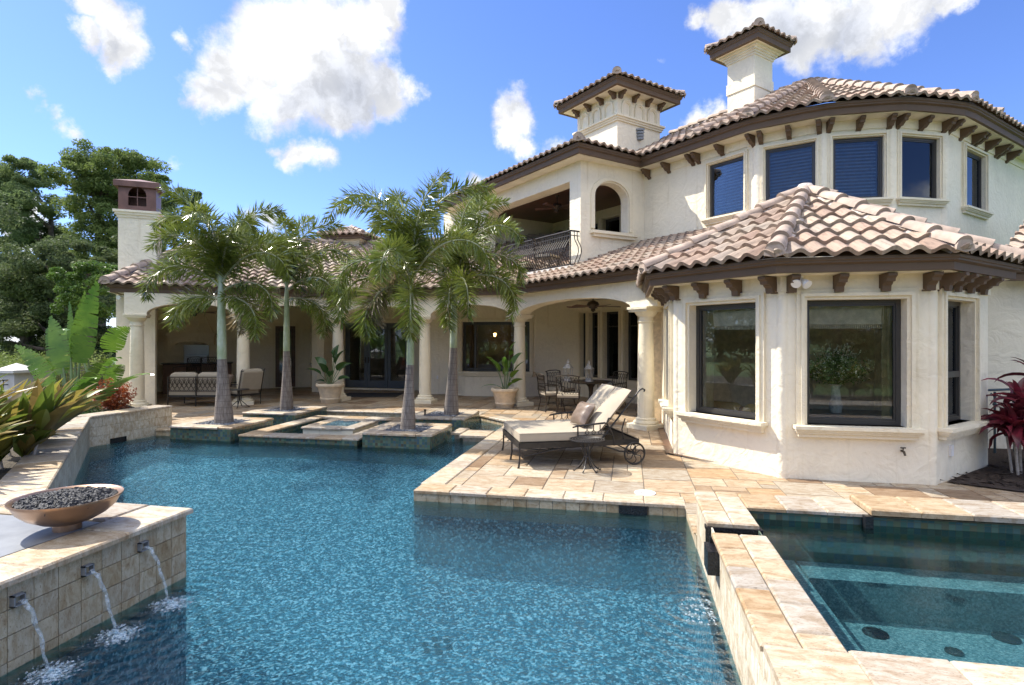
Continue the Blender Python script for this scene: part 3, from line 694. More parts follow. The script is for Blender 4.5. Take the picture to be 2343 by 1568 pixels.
# --- bay roof
def plane_z(a,b,sl,z0,pt):
    d=Vector((b[0]-a[0],b[1]-a[1])).normalized(); n=Vector((-d.y,d.x)); return z0+sl*((pt[0]-a[0])*n.x+(pt[1]-a[1])*n.y)
def facet(mb,a,b,sl,z0,pts):
    roof_facet(mb,[(a[0],a[1],z0),(b[0],b[1],z0)]+[(p[0],p[1],plane_z(a,b,sl,z0,p)) for p in pts])
BZ=2.865; AP=(2.9,10.27); bs=.53
m=MB()
for a,b,pts in ((E8[0],E8[1],[AP,(2.9,12.7)]),(E8[1],E8[2],[AP]),(E8[2],E8[3],[AP]),(E8[3],E8[4],[AP]),(E8[4],E8[5],[(2.9,12.7),AP])):
    facet(m,a,b,bs,BZ,pts)
rf=part(m,'roof',['tile','brown'],smooth=50)
apz=BZ+bs*2.62; m=MB()
for k in (1,2,3,4):
    v=E8[k]; ridge(m,(v[0],v[1],BZ+.03),(AP[0],AP[1],apz+.03),r=.105)
ridge(m,(2.9,12.6,apz+.02),(AP[0],AP[1],apz+.04),r=.105,endcap=False)
m.m=1; m.lathe([(.0,.19),(.10,.17),(.17,.07),(.2,-.02)][::-1],(AP[0],AP[1],apz),12); m.m=0
part(m,'ridge_tiles',['ridge','mortar'],rf,smooth=50)
m=MB(); fascia(m,E8,2.68,.18); part(m,'fascia','brown',rf)
for F,ss in ((Fl,(1.2,1.85,2.38)),(F2,(.07,.62,1.18,F2.L-.10)),(F3,(.10,.66,1.2,1.70)),(F4,(.10,.42,.85,1.3))):
    for s in ss: bracket(H,F,s,2.665,.33,.215,.10)
# --- arcades
AZ0,AZ1=2.50,3.05
c1,c2,c3,c5,c4b,c4=(.37,12.07),(-2.94,15.5),(-5.74,15.6),(-8.5,15.65),(-10.62,14.2),(-12.72,12.77)
def arcade(p0,p1,e0=.2,e1=.2,rise=.30,hw=.24):
    F=Fr(p0,p1); m=MB(); n=16; Lh=F.L
    ol=[(-e0,AZ0),(hw,AZ0)]
    c=Lh/2; hf=Lh/2-hw
    ol+=[(c-hf*math.cos(PI*k/n),AZ0+rise*math.sin(PI*k/n)) for k in range(1,n)]
    ol+=[(Lh-hw,AZ0),(Lh+e1,AZ0),(Lh+e1,AZ1),(-e0,AZ1)]
    m.panel(F,ol,.40,o=.20); return part(m,'arch_wall','stucco')
arcade(c2,c1,.0,.5); arcade(c3,c2,.0,.05); arcade(c5,c3,.06,.0); arcade(c4b,c5,0,.06); arcade(c4,c4b,.25,0)
def column(c,u):
    m=MB()
    m.obox(c,u,.56,.56,0,.10,.01); m.lathe([(.25,.10),(.262,.125),(.25,.155),(.215,.165),(.205,.19),(.215,.205),(.172,.23),(.170,.8),(.163,1.5),(.146,2.18)],(c[0],c[1],0),28)
    m.lathe([(.148,2.18),(.165,2.19),(.165,2.215),(.148,2.23),(.15,2.30),(.19,2.33),(.225,2.38),(.235,2.40)],(c[0],c[1],0),28)
    m.obox(c,u,.50,.50,2.40,2.45,.006); m.obox(c,u,.55,.55,2.45,2.50,.006)
    return part(m,'column','trim',smooth=40)
column(c4b,(.836,.548)); column(c1,(1,-1)); column(c2,(1,-1)); column(c3,(1,0)); column(c5,(1,0)); column(c4,(.836,.548))
# --- porch walls
SW=Fr((-13.35,13.35),(-16,16.9)); KW=Fr((-16,16.9),(-11.9,19.8)); SM=Fr((-11.9,19.8),(-10.5,17.9)); RT=Fr((-10.5,17.9),(-10.35,19.2))
DW=Fr((-10.35,19.2),(-6.7,19.2)); R2=Fr((-6.7,19.2),(-6.5,18.1)); BW=Fr((-6.5,18.1),(-2.9,18.1)); B2=Fr((-2.9,18.1),(-1.55,18.35)); DN=Fr((-1.55,18.35),(.727,16.07)); NW=Fr((.727,16.07),(.727,11.9))
m=MB(); m.fbox(SW,.0,SW.L,0,AZ1,-.28,0); part(m,'wall','stucco')
def cxy(lat,d): return Vector((-SA*d+lat*CA,CA*d+lat*SA))
m=MB(); m.obox(cxy(-10.42,15.8),(.836,.548),.92,.24,0,AZ1); part(m,'corner_pier','stucco')
kd=(su(KW,630),su(KW,676),.02,2.32)
vwall(KW,[kd],AZ1); sw_=(SM.L*.42,SM.L*.80,.95,2.05); vwall(SM,[sw_],AZ1); vwall(RT,[],AZ1)
dd=(su(DW,786),su(DW,786)+2.52,.06,2.42); vwall(DW,[dd],AZ1); vwall(R2,[],AZ1)
bw=(su(BW,1057),su(BW,1212),.78,2.40); vwall(BW,[bw],AZ1); vwall(B2,[],AZ1)
dn=[(su(DN,a),su(DN,b),.64,2.66) for a,b in ((1329,1343),(1349,1371),(1382,1418),(1431,1462))]
vwall(DN,dn,AZ1); nw=[(.5,1.3,.64,2.5),(1.6,2.4,.64,2.5)]; vwall(NW,nw,AZ1)
window(H,SM,*sw_,trim=.09,fw=.05,back=.15)
wb=window(H,BW,*bw,trim=.12,mull=(bw[0]+.42,bw[1]-.36),back=1.2,sillw=.3)
m=MB(); m.prism([(-5.75,18.1),(-5.15,17.72),(-3.4,17.72),(-2.8,18.1)],0,.62); part(m,'window_apron','stucco')
for o in dn:
    window(H,DN,*o,trim=.05,fw=.045,transom=2.22,sill=False,back=1.0)
m=MB(); m.fbox(DN,dn[0][0]-.12,dn[3][1]+.15,.54,.64,-.02,.12); m.fbox(DN,dn[0][0]-.08,dn[3][1]+.1,.46,.54,-.02,.07); part(m,'window_sill','trim')
for o in nw: window(H,NW,*o,trim=.08,fw=.05,transom=2.1)
def door(F,s0,s1,z0,z1,leaves,handle=True,mat='door',rec=.13,trim=.10,tr=None):
    m=MB(); fw=.06
    m.fbox(F,s0,s0+fw,z0,z1,-rec-.06,-rec); m.fbox(F,s1-fw,s1,z0,z1,-rec-.06,-rec); m.fbox(F,s0+fw,s1-fw,z1-fw,z1,-rec-.06,-rec)
    d=part(m,'door',mat); w_=(s1-s0-2*fw)/leaves
    for k in range(leaves):
        a=s0+fw+k*w_+.006; b=a+w_-.012; m=MB(); st=.11*min(1,w_/.8); o0,o1=-rec-.05,-rec-.012
        m.fbox(F,a,a+st,z0,z1-fw,o0,o1); m.fbox(F,b-st,b,z0,z1-fw,o0,o1); m.fbox(F,a+st,b-st,z0,z0+.26,o0,o1); m.fbox(F,a+st,b-st,z1-fw-.13,z1-fw,o0,o1)
        part(m,'leaf',mat,d)
        m=MB(); m.fbox(F,a+st*.8,b-st*.8,z0+.22,z1-fw-.1,-rec-.035,-rec-.028); part(m,'pane','glass',d)
        if handle:
            m=MB(); x=b-.05 if k%2==0 else a+.05
            m.fbox(F,x-.015,x+.015,z0+.9,z0+1.12,-rec-.012,-rec+.012); m.fbox(F,min(x,x-.1 if k%2==0 else x+.1),max(x,x-.1 if k%2==0 else x+.1),z0+1.0,z0+1.02,-rec+.03,-rec+.05); part(m,'handle','bronze',d)
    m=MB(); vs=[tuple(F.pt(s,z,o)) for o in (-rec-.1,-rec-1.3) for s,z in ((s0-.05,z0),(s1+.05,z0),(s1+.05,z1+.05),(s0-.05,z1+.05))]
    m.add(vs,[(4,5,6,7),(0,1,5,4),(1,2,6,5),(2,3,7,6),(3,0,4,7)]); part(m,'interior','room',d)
    if trim: t=MB(); trimring(t,F,s0,s1,z0,z1,trim); part(t,'trim','trim',d)
    return d
door(DW,*dd,3); door(KW,*kd,1,mat='wood',trim=.09)
m=MB(); m.fbox(DW,dd[0]-.1,dd[1]+.1,0,.06,-.2,.10); m.fbox(DW,dd[0]-.25,dd[1]+.25,2.55,2.64,0,.12); part(m,'door_step','trim')
m=MB(); m.fbox(BW,.25,.31,.5,.62,0,.012); part(m,'outlet_cover','white')
# ceiling / soffit of the porches
EL0,EL1,EL2=(-13.1,12.2),(-8.62,15.15),(-3.3,15.15)
m=MB(); m.prism(offs([EL0,EL1,EL2,(.62,11.23)],-.13)+[(.75,11.9),(.75,16.3),(-1.3,18.8),(-6,19.5),(-12,20.2),(-16.6,17.4)],AZ1+.01,AZ1+.03); part(m,'porch_ceiling','ceil')
# --- porch roofs
PZ=AZ1+.19; m=MB()
facet(m,EL2,(.95,10.90),.36,PZ,[(3.5,13.45),(-.75,17.7)])
facet(m,(-10.5,15.15),(-1.5,15.15),.42,PZ,[(-1.5,20.4),(-10.5,20.4)])
u_=Vector((EL1[0]-EL0[0],EL1[1]-EL0[1])).normalized(); q_=Vector((-u_.y,u_.x))
tr_=(EL1[0]+q_.x*5.2+u_.x*3,EL1[1]+q_.y*5.2+u_.y*3); tl_=(-14.28,17.64)
facet(m,EL0,EL1,.42,PZ,[tr_,tl_])
roof_facet(m,[(-16.6,17.6,PZ),(EL0[0],EL0[1],PZ),(tl_[0],tl_[1],plane_z(EL0,EL1,.42,PZ,tl_))])
rf=part(m,'roof',['tile','brown'],smooth=50)
m=MB(); ztl=plane_z(EL0,EL1,.42,PZ,tl_); ridge(m,(EL0[0],EL0[1],PZ+.03),(tl_[0],tl_[1],ztl+.03)); ridge(m,(tl_[0],tl_[1],ztl+.02),(tr_[0],tr_[1],ztl+.02),endcap=False)
ridge(m,(-10.5,20.4,PZ+.42*5.25+.02),(-1.5,20.4,PZ+.42*5.25+.02),endcap=False); part(m,'ridge_tiles',['ridge','mortar'],rf,smooth=50)
m=MB(); fascia(m,[(-16.6,17.6),EL0,EL1,EL2,(.62,11.23)],AZ1,.21); part(m,'fascia','brown',rf)
# --- loggia
Wc=(-1.22,15.08); UJ=(.45,16.52)
FA=Fr((Wc[0]-.7071*8,Wc[1]+.7071*8),Wc); FB=Fr(Wc,UJ); LF=3.72; LC=6.18; UT=6.58
o0,o1=3.0,7.55
m=MB(); m.panel(FA,[(0,3.2),(o0,3.2),(o0,LF),(o1,LF),(o1,3.2),(8,3.2),(8,UT),(0,UT)],.45,[[(o0+.0005,LF+.06),(o1,LF+.06),(o1,6.10),(o0+.55,6.10),(o0+.25,6.02),(o0+.06,5.85),(o0+.0005,5.6)]])
part(m,'loggia_front_wall','stucco')
m=MB(); m.panel(FB,[(.45,3.2),(FB.L,3.2),(FB.L,UT),(.45,UT)],.30,[[(.46,4.74),(1.62,4.74)]+[(1.04+.58*math.cos(PI*k/14),5.68+.42*math.sin(PI*k/14)) for k in range(0,15)]])
part(m,'loggia_side_wall','stucco')
m=MB(); m.fbox(FB,0,.455,3.2,UT,-.30,0.0)
part(m,'loggia_pier','stucco')
# arch moulding and sill on the side wall
m=MB(); K=18
def archband(r1,r2,o,F,c,zs,zb,ry=1.0):
    pts=[(c+r1,zb)]+[(c+r1*math.cos(PI*k/K),zs+r1*ry*math.sin(PI*k/K)) for k in range(K+1)]+[(c-r1,zb),(c-r2,zb)]+[(c-r2*math.cos(PI*k/K),zs+r2*ry*math.sin(PI*k/K)) for k in range(K+1)]+[(c+r2,zb)]
    m.panel(F,pts,.02+o,o=o)
archband(.72,.60,.05,FB,1.04,5.68,4.80,.76); 
m.fbox(FB,.30,1.86,4.66,4.74,-.05,.16); m.fbox(FB,.36,1.80,4.58,4.66,-.05,.11); part(m,'arch_trim','trim')
m=MB(); bk=Fr((FA.p.x+.7071*3.3,FA.p.y+.7071*3.3),(Wc[0]+.7071*3.3+1.1,Wc[1]+.7071*3.3-1.1)); 
lw=[(su(bk,1100),su(bk,1152),LF+.95,5.55),(su(bk,1247),su(bk,1290),LF+.05,5.85),(su(bk,1352),su(bk,1370),LF+.3,5.80),(su(bk,1380),su(bk,1420),LF+.3,5.85)]
wallrect(m,bk,-1,bk.L+1.2,LF-.1,LC,.2,[hole(*o) for o in lw]); part(m,'loggia_back_wall','stucco')
for o in lw: window(H,bk,*o,trim=.10,fw=.06,sill=False,back=.5)
m=MB(); P4=[FA.xy(0,-.05),FA.xy(8.0,-.05),(Wc[0]+.02,Wc[1]+.3),(UJ[0],UJ[1]),bk.xy(bk.L+1.2,0),bk.xy(-1,0)]
m.prism(P4,LF-.15,LF); part(m,'loggia_floor','concrete')
m=MB(); m.prism([FA.xy(0,-.44),FA.xy(7.9,-.44),FB.xy(.5,-.29),FB.xy(FB.L,-.29),bk.xy(bk.L+1.2,0),bk.xy(-1,0)],LC,LC+.06); part(m,'loggia_ceiling','wood')
m=MB(); m.fbox(FA,o0-.6,o0-.45,LF,LC,-3.3,-.4); part(m,'loggia_end_wall','stucco')
m=MB(); m.fbox(FA,o0-.4,8.10,LF-.16,LF+.03,-.4,.42); m.fbox(FA,o0-.3,8.02,LF-.30,LF-.16,-.1,.33); part(m,'balcony_slab','concrete')
# wrought iron railing with bellied bars
m=MB(); ro=.30; ra,rb=su(FA,1168,ro),7.95
def bar(px):
    path=[]
    for k in range(9):
        t=k/8; z=LF+.08+t*.86; b=.19*math.sin(PI*min(1,t*1.25))**1.3 if t<.8 else -.0
        path.append((px[0]+px[2]*b,px[1]+px[3]*b,z))
    m.tube(path,.012,4)
s=ra
while s<rb:
    q=FA.xy(s,ro); bar((q[0],q[1],FA.n.x,FA.n.y)); m.lathe([(0,-.02),(.02,0),(0,.02)],(q[0],q[1],LF+.86),6,cap=False); s+=.105
FE=Fr(FA.xy(8.0,ro),FA.xy(8.0,0)); 
for k in range(1,3): q=FA.xy(7.98,ro-.1*k); bar((q[0],q[1],FB.n.x,FB.n.y))
for z,r in ((LF+.08,.016),(LF+.84,.012),(LF+.96,.024)):
    m.tube([FA.pt(ra,z,ro) if True else 0,FA.pt(rb,z,ro),FA.pt(rb+.02,z,.02)],r,6)
    m.tube([FA.pt(ra,z,ro),FA.pt(ra-1.4,z,ro-.15)],r,6)
s=ra-.1
while s>ra-1.4: q=FA.xy(s,ro-.15*(ra-s)/1.4); bar((q[0],q[1],0,0)); s-=.105
for s in (ra,rb): m.tube([FA.pt(s,LF,ro),FA.pt(s,LF+.97,ro)],.016,6)
part(m,'balcony_railing','iron')
# --- upper wall and turret
TCx,TCy=4.87,16.92
def tv(a,r): return (TCx+r*math.cos(R(a)),TCy+r*math.sin(R(a)))
Wv=[tv(a,3.46) for a in (-123.75,-101.25,-78.75,-56.25)]
U1=Fr(UJ,Wv[0]); U2=Fr(Wv[0],Wv[1]); U3=Fr(Wv[1],Wv[2]); U4=Fr(Wv[2],Wv[3]); U5=Fr(Wv[3],(Wv[3][0]+4.6,Wv[3][1]+4.6))
uw=[(U1,[(su(U1,1622),su(U1,1703),4.85,6.20)]),(U2,[(.16,1.19,4.85,6.20)]),(U3,[(.175,1.175,4.85,6.20)]),(U4,[(.19,1.17,4.85,6.20)]),(U5,[(su(U5,2205),su(U5,2252),4.85,6.20)])]
for F,ws in uw:
    vwall(F,ws,UT,z0=3.0)
    for i,o in enumerate(ws): window(H,F,*o,rec=.05,fw=.055,trim=.105,blind=(F is not U5),sillw=.15)
m=MB()
for F,ws in uw: m.fbox(F,-.01,F.L+.01,6.36,UT,0,.025)
part(m,'frieze','stucco')
UE=[tv(a,3.97) for a in (-123.75,-101.25,-78.75,-56.25)]
def on45(x): return (x,16.28-x)
E0,E1,E2=(-6.9,20.05),(-1.22,14.37),(.345,15.935)
UR=(UE[3][0]+4.5,UE[3][1]+4.5)
eave=[E0,E1,E2]+UE+[UR]
m=MB(); m.prism(offs(eave,-.13)+[(9.3,20),(4.87,18.5),(0,20),(-4,23)],6.56,6.575); part(m,'soffit','soffit')
UZ=6.81; m=MB(); us=.51; ls=.36
facet(m,E0,E1,ls,UZ,[(-1.22,18.2),(-3.5,21.8)])
facet(m,E1,(2.0,17.59),ls,UZ,[(.0,19.6),(-1.22,17.8)])
facet(m,on45(-1.3),UE[0],us,UZ,[(TCx,TCy),(TCx-3.4,TCy+3.4)])
for a,b in ((0,1),(1,2),(2,3)): facet(m,UE[a],UE[b],us,UZ,[(TCx,TCy)])
facet(m,UE[3],UR,us,UZ,[(TCx+3.4,TCy+3.4),(TCx,TCy)])
rf=part(m,'roof',['tile','brown'],smooth=50)
m=MB(); az=UZ+us*3.91
for v in [on45(1.57)]+UE+[(UE[3][0]+1.1,UE[3][1]+1.1)]: ridge(m,(v[0],v[1],UZ+.03),(TCx,TCy,az+.03))
ridge(m,(TCx-3.4,TCy+3.4,az+.03),(TCx,TCy,az+.04),endcap=False); ridge(m,(TCx+3.4,TCy+3.4,az+.03),(TCx,TCy,az+.04),endcap=False)
part(m,'ridge_tiles',['ridge','mortar'],rf,smooth=50); m=MB()
ridge(m,(E1[0],E1[1],UZ+.03),(-1.22,17.8,plane_z(E0,E1,ls,UZ,(-1.22,17.8))+.03)); part(m,'ridge_tiles',['ridge','mortar'],rf,smooth=50)
ev2=[]
for i,p_ in enumerate(eave):
    if 3<=i<=6:
        a_,b_,c_=Vector(eave[i-1]),Vector(p_),Vector(eave[i+1]); t1=b_+(a_-b_).normalized()*.42; t2=b_+(c_-b_).normalized()*.42; mid=(t1+t2)/4+b_/2; ev2+= [t1[:],mid[:],t2[:]]
    else: ev2.append(p_)
m=MB(); fascia(m,ev2,6.57,.24); part(m,'fascia','brown',rf)
for k in Wv+[]:
    m=MB(); m.lathe([(.16,3.0),(.16,6.56)],(k[0]+(TCx-k[0])*.035,k[1]+(TCy-k[1])*.035,0),20); part(m,'corner_bead','stucco',smooth=60)
U1v=su(U1,1594)
for F,ss in ((U1,(su(U1,1487),su(U1,1532),U1v-.09,U1v+.09,su(U1,1655),U1.L-.08)),(U2,(.08,.67,U2.L-.08)),(U3,(.08,.675,U3.L-.08)),(U4,(.08,.675,U4.L-.08)),(U5,(.08,.75,1.42,1.58,2.25,2.92,3.08,3.7))):
    for s in ss: bracket(H,F,s,6.55,.34,.25,.095)
# --- small caps: chimney, tower, far cupola
def cap_roof(par,c,hx,z0,fh,sl,n_u,rr=.09,name='roof'):
    # square pyramid roof turned with the wing (45 degrees)
    u=Vector((n_u[0],n_u[1])).normalized(); v=Vector((-u.y,u.x)); cs=[Vector(c)+u*a*hx+v*b*hx for a,b in ((-1,-1),(1,-1),(1,1),(-1,1))]
    m=MB(); zt=z0+fh+sl*hx
    for i in range(4):
        a,b=cs[i],cs[(i+1)%4]; roof_facet(m,[(a.x,a.y,z0+fh),(b.x,b.y,z0+fh),(c[0],c[1],zt)])
    r=part(m,name,['tile','brown'],par,smooth=50)
    m=MB()
    for a in cs: ridge(m,(a.x,a.y,z0+fh+.02),(c[0],c[1],zt+.02),r=rr)
    m.m=1; m.lathe([(.16,-.02),(.13,.1),(.0,.2)],(c[0],c[1],zt),10); m.m=0
    part(m,'ridge_tiles',['ridge','mortar'],par,smooth=50)
    m=MB(); fascia(m,[(a.x,a.y) for a in cs],z0,fh+.01,closed=True,inset=.05); part(m,'fascia','brown',par)
    m=MB(); m.prism([(Vector(c)+(a-Vector(c))*(1-.10/hx))[:] for a in cs],z0+.01,z0+.02); part(m,'soffit','soffit',par)
    return cs
q=Vector((.7071,.7071)); q2=Vector((-.7071,.7071))
s_=.87; near=Vector((3.49,17.04)); cc_=near+(q+q2)*s_/2
m=MB(); m.obox(cc_,q,s_,s_,7.6,10.1); m.obox(cc_,q,s_+.05,s_+.05,8.98,9.28); ch=part(m,'chimney','stucco'); m=MB()
for k,(e,z) in enumerate(((.06,9.86),(.12,9.92),(.20,9.98),(.32,10.04))): m.obox(cc_,q,s_+e,s_+e,z,z+.06)
part(m,'capital','soffit',ch)
m=MB(); cap_roof(ch,tuple(cc_),s_/2+.40,10.09,.24,.42,(1,-1),.12)
s_=1.88; near=Vector((-.31,17.62)); ct=near+(q+q2)*s_/2; m=MB(); m.obox(ct,q,s_,s_,6.9,9.40); tw=part(m,'tower','stucco')
m=MB(); 
for e,z0,z1 in ((.10,8.50,8.56),(.16,8.56,8.62),(.24,8.62,8.68)): m.obox(ct,q,s_+e,s_+e,z0,z1)
part(m,'string_course','trim',tw)
TL=Fr(ct+q2*s_/2-q*s_/2, ct-q2*s_/2-q*s_/2); TR=Fr(ct-q2*s_/2-q*s_/2, ct-q2*s_/2+q*s_/2)
cap_roof(tw,tuple(ct),s_/2+.50,9.36,.22,.40,(1,-1),.12)
for F in (TL,TR):
    for k in range(3):
        c=s_*(.2+.3*k); m=MB(); n=10
        for r1,r2,o in ((.22,.17,.05),(.17,.13,.03)):
            pts=[(c+r1,8.68)]+[(c+r1*math.cos(PI*i/n),8.98+r1*math.sin(PI*i/n)) for i in range(n+1)]+[(c-r1,8.68),(c-r2,8.68)]+[(c-r2*math.cos(PI*i/n),8.98+r2*math.sin(PI*i/n)) for i in range(n+1)]+[(c+r2,8.68)]
            m.panel(F,pts,.03+o,o=o)
        part(m,'blind_arch','trim',tw)
    for s in (.08,.66,1.24,1.80): bracket(tw,F,s,9.36,.30,.20,.09)
# far cupola behind the middle roof
cu=Vector(P(805,560,5.2)); r_=22.3; lat=(805-1171.5)/FPX*r_; cu=Vector((-SA*r_+lat*CA,CA*r_+lat*SA))
m=MB(); m.obox(cu,(1,0),1.15,1.15,5.0,5.62); 
for e,z in ((.1,5.46),(.2,5.52),(.34,5.58)): m.obox(cu,(1,0),1.15+e,1.15+e,z,z+.065)
cp=part(m,'cupola','trim'); cap_roof(cp,tuple(cu),.90,5.62,.13,.42,(1,0),.08)
# left chimney with a copper hood
lc=Fr(SW.xy(-.62,.12),SW.xy(-.62,-.62)); d_=15.5
uu=(.836,.548); cl=cxy(-10.78,16.5)
m=MB(); m.obox(cl,uu,.93,.7,2.9,5.32); m.obox(cl,uu,.99,.76,5.28,5.35); m.obox(cl,uu,1.07,.84,5.35,5.42); m.obox(cl,uu,1.15,.92,5.42,5.48); lch=part(m,'chimney','stucco')
m=MB(); CF=Fr(cl-Vector(uu)*.46-Vector((-uu[1],uu[0]))*.36,cl+Vector(uu)*.46-Vector((-uu[1],uu[0]))*.36)
n=10; ah=[(.24,5.62),(.68,5.62)]+[(.46+.22*math.cos(PI*i/n),5.93+.22*math.sin(PI*i/n)) for i in range(n+1)]
m.panel(CF,[(0,5.48),(CF.L,5.48),(CF.L,6.26),(0,6.26)],.03,[ah]); 
m.fbox(CF,0,.03,5.48,6.26,-.72,-.03); m.fbox(CF,CF.L-.03,CF.L,5.48,6.26,-.72,-.03); m.fbox(CF,.03,CF.L-.03,5.48,6.26,-.74,-.72)
m.fbox(CF,.45,.47,5.6,6.15,-.02,-.005); m.fbox(CF,.24,.68,5.86,5.88,-.02,-.005)
m.fbox(CF,-.10,CF.L+.10,6.14,6.30,-.82,.10)
b=.12; z=6.30; vs=[tuple(CF.pt(s,z,o)) for s,o in ((-.10,.1),(CF.L+.1,.1),(CF.L+.1,-.82),(-.1,-.82))]+[tuple(CF.pt(CF.L/2,z+.16,-.36))]
m.add(vs,[(0,1,4),(1,2,4),(2,3,4),(3,0,4)]); part(m,'copper_hood','copperdark',lch)
# right wing roof in the shade
m=MB(); facet(m,(5.75,10.45),(13.5,10.45),.5,2.98,[(13.5,14.4),(8.9,14.4)]); part(m,'roof',['tile','brown'],smooth=50)
m=MB(); fascia(m,[(5.6,10.45),(13.5,10.45)],2.78,.20); part(m,'fascia','brown')
# range hood, shelf and grill wall of the outdoor kitchen
hs=su(KW,441); m=MB()
def hoodring(z,w_,d,F=KW): return [tuple(F.pt(hs-w_,z,0)),tuple(F.pt(hs-w_,z,d)),tuple(F.pt(hs+w_,z,d)),tuple(F.pt(hs+w_,z,0))]
lv=[(3.02,.30,.28),(2.4,.52,.42),(2.05,.68,.58)]
vs=[];
for z,w_,d in lv: vs+=hoodring(z,w_,d)
m.add(vs,[(4*i+k,4*i+(k+1)%4,4*i+4+(k+1)%4,4*i+4+k) for i in range(2) for k in range(4)])
m.fbox(KW,hs-.76,hs+.76,1.98,2.05,0,.66); m.fbox(KW,hs-.72,hs+.72,1.92,1.98,0,.62)
m.panel(KW,[(hs-.70,1.92),(hs-.70,1.62),(hs-.50,1.62)]+[(hs-.5*math.cos(PI*k/10),1.62+.14*math.sin(PI*k/10)) for k in range(1,10)]+[(hs+.50,1.62),(hs+.70,1.62),(hs+.70,1.92)],.58,o=.58)
m.fbox(KW,hs-.22,hs+.22,2.25,2.55,.30,.50)
part(m,'range_hood','trim')
m=MB(); m.fbox(SW,1.0,1.5,1.62,1.70,0,.34); m.fbox(SW,1.08,1.42,1.50,1.62,0,.26); m.fbox(SW,1.15,1.35,1.38,1.50,0,.16); part(m,'wall_shelf','trim')
# antenna
m=MB(); a0=Vector((-SA*18+(-2.45)*CA,CA*18+(-2.45)*SA,0)); m.tube([(a0.x-.14,a0.y,4.0),(a0.x+.19,a0.y,6.9)],.02,6); part(m,'antenna','cane')
# ================================================================ GROUND AND POOL
POOL=[(-3.6,1.2),(.64,1.2),(.64,6.58),(-2.56,6.58),(-2.56,12.4),(-3.5,13.35),(-8.85,13.35),(-8.85,9.95),(-9.45,9.95),(-9.6,8.6),(-5.12,4.1),(-3.6,4.1)]
WL=-.13; FL=-1.05
m=MB(); m.sheet(rect(-320,320,-320,320),-.06,[[(-9.9,.3),(5.4,.3),(5.4,14.2),(-9.9,14.2)]]); tag(m.build('ground','grass'),kind='structure')
m=MB(); ys=((13.5,-.42),(9.7,-.42),(5.6,FL),(1.0,FL))
for (ya,za),(yb,zb) in zip(ys,ys[1:]): m.add([(-9.8,ya,za),(-9.8,yb,zb),(.75,yb,zb),(.75,ya,za)],[(0,1,2,3)])
n=len(POOL)
for i in range(n):
    a,b=POOL[i],POOL[(i+1)%n]; m.add([(a[0],a[1],-.21),(b[0],b[1],-.21),(b[0],b[1],FL),(a[0],a[1],FL)],[(0,1,2,3)])
tag(m.build('pool_basin','pebble'),kind='structure')
m=MB(); m.sheet([(x,y) for x,y in POOL],WL); tag(m.build('pool_water','water'),kind='structure')
def clad(m,F,s0,s1,z0,z1,tw=.30,th=.30,o=.012,stag=True,skip=()):
    z=z1; r=0
    m.has=True
    while z>z0+.01:
        h=min(th,z-z0); s=s0-(tw*rnd.random() if stag else 0)
        while s<s1-.005:
            a=max(s,s0); b=min(s+tw,s1)
            if b-a>.02: 
                m.tone=rnd.random(); m.fbox(F,a+.0025,b-.0025,z-h+.0025,z-.0025,-.01,o)
            s+=tw
        z-=h; r+=1
def slabs(m,F,s0,s1,w_,z0,z1,step=.45,o=.03,b=.012,rows=1):
    # coping stones laid along a frame, w_ wide towards the inside, front nose at offset o
    m.has=True; n=max(1,round((s1-s0)/step)); d=(s1-s0)/n
    M0=m.M.copy(); u,nn=F.u,F.n
    m.M=M0@Matrix(((u.x,-nn.x,0,F.p.x),(u.y,-nn.y,0,F.p.y),(0,0,1,0),(0,0,0,1)))
    for r in range(rows):
        y0=-o+r*(w_+o)/rows; y1=-o+(r+1)*(w_+o)/rows
        off=d*.5 if r%2 else 0
        for i in range(n+(1 if off else 0)):
            a=max(s0,s0+i*d-off); c=min(s1,s0+(i+1)*d-off)
            if c-a>.03: m.tone=rnd.random(); m.bbox(a+.002,c-.002,y0+.002,y1-.002,z0,z1+.0015*rnd.random(),b)
    m.M=M0
# waterline tiles on the basin walls
m=MB()
def band(a,b,z1=-.03,z0=-.30,tw=.155): clad(m,Fr(a,b),0,math.hypot(b[0]-a[0],b[1]-a[1]),z0,z1,tw,.16,o=.006,stag=False)
band((-2.56,6.58),(.64,6.58)); band((.64,6.58),(.64,5.6),z1=.0,z0=-.5); band((-2.56,12.4),(-2.56,6.58)); band((-8.85,13.35),(-3.5,13.35)); band((-3.5,13.35),(-2.56,12.4)); band((-9.45,9.95),(-8.85,9.95))
m.tone=0; m.build('waterline_tiles','clad'); tag(bpy.data.objects['waterline_tiles'],kind='structure')
m=MB(); m.sheet(rect(-2.56,6,6.58,13.35),-.006); m.sheet(rect(-20,12,13.35,22),-.006)
m.sheet([(-8.85,9.95),(-8.85,13.35),(-13.9,13.35),(-12.9,12.2),(-9.6,9.95)],-.006); m.sheet([(-2.56,12.4),(-2.56,13.35),(-3.5,13.35)],-.006)
m.sheet(rect(.64,12,5.3,6.58),-.006); m.sheet(rect(-5.5,12,-4,1.2),-.006); m.sheet(rect(6,12,6.58,9.6),-.006)
tag(m.build('patio_base','grout'),kind='structure')
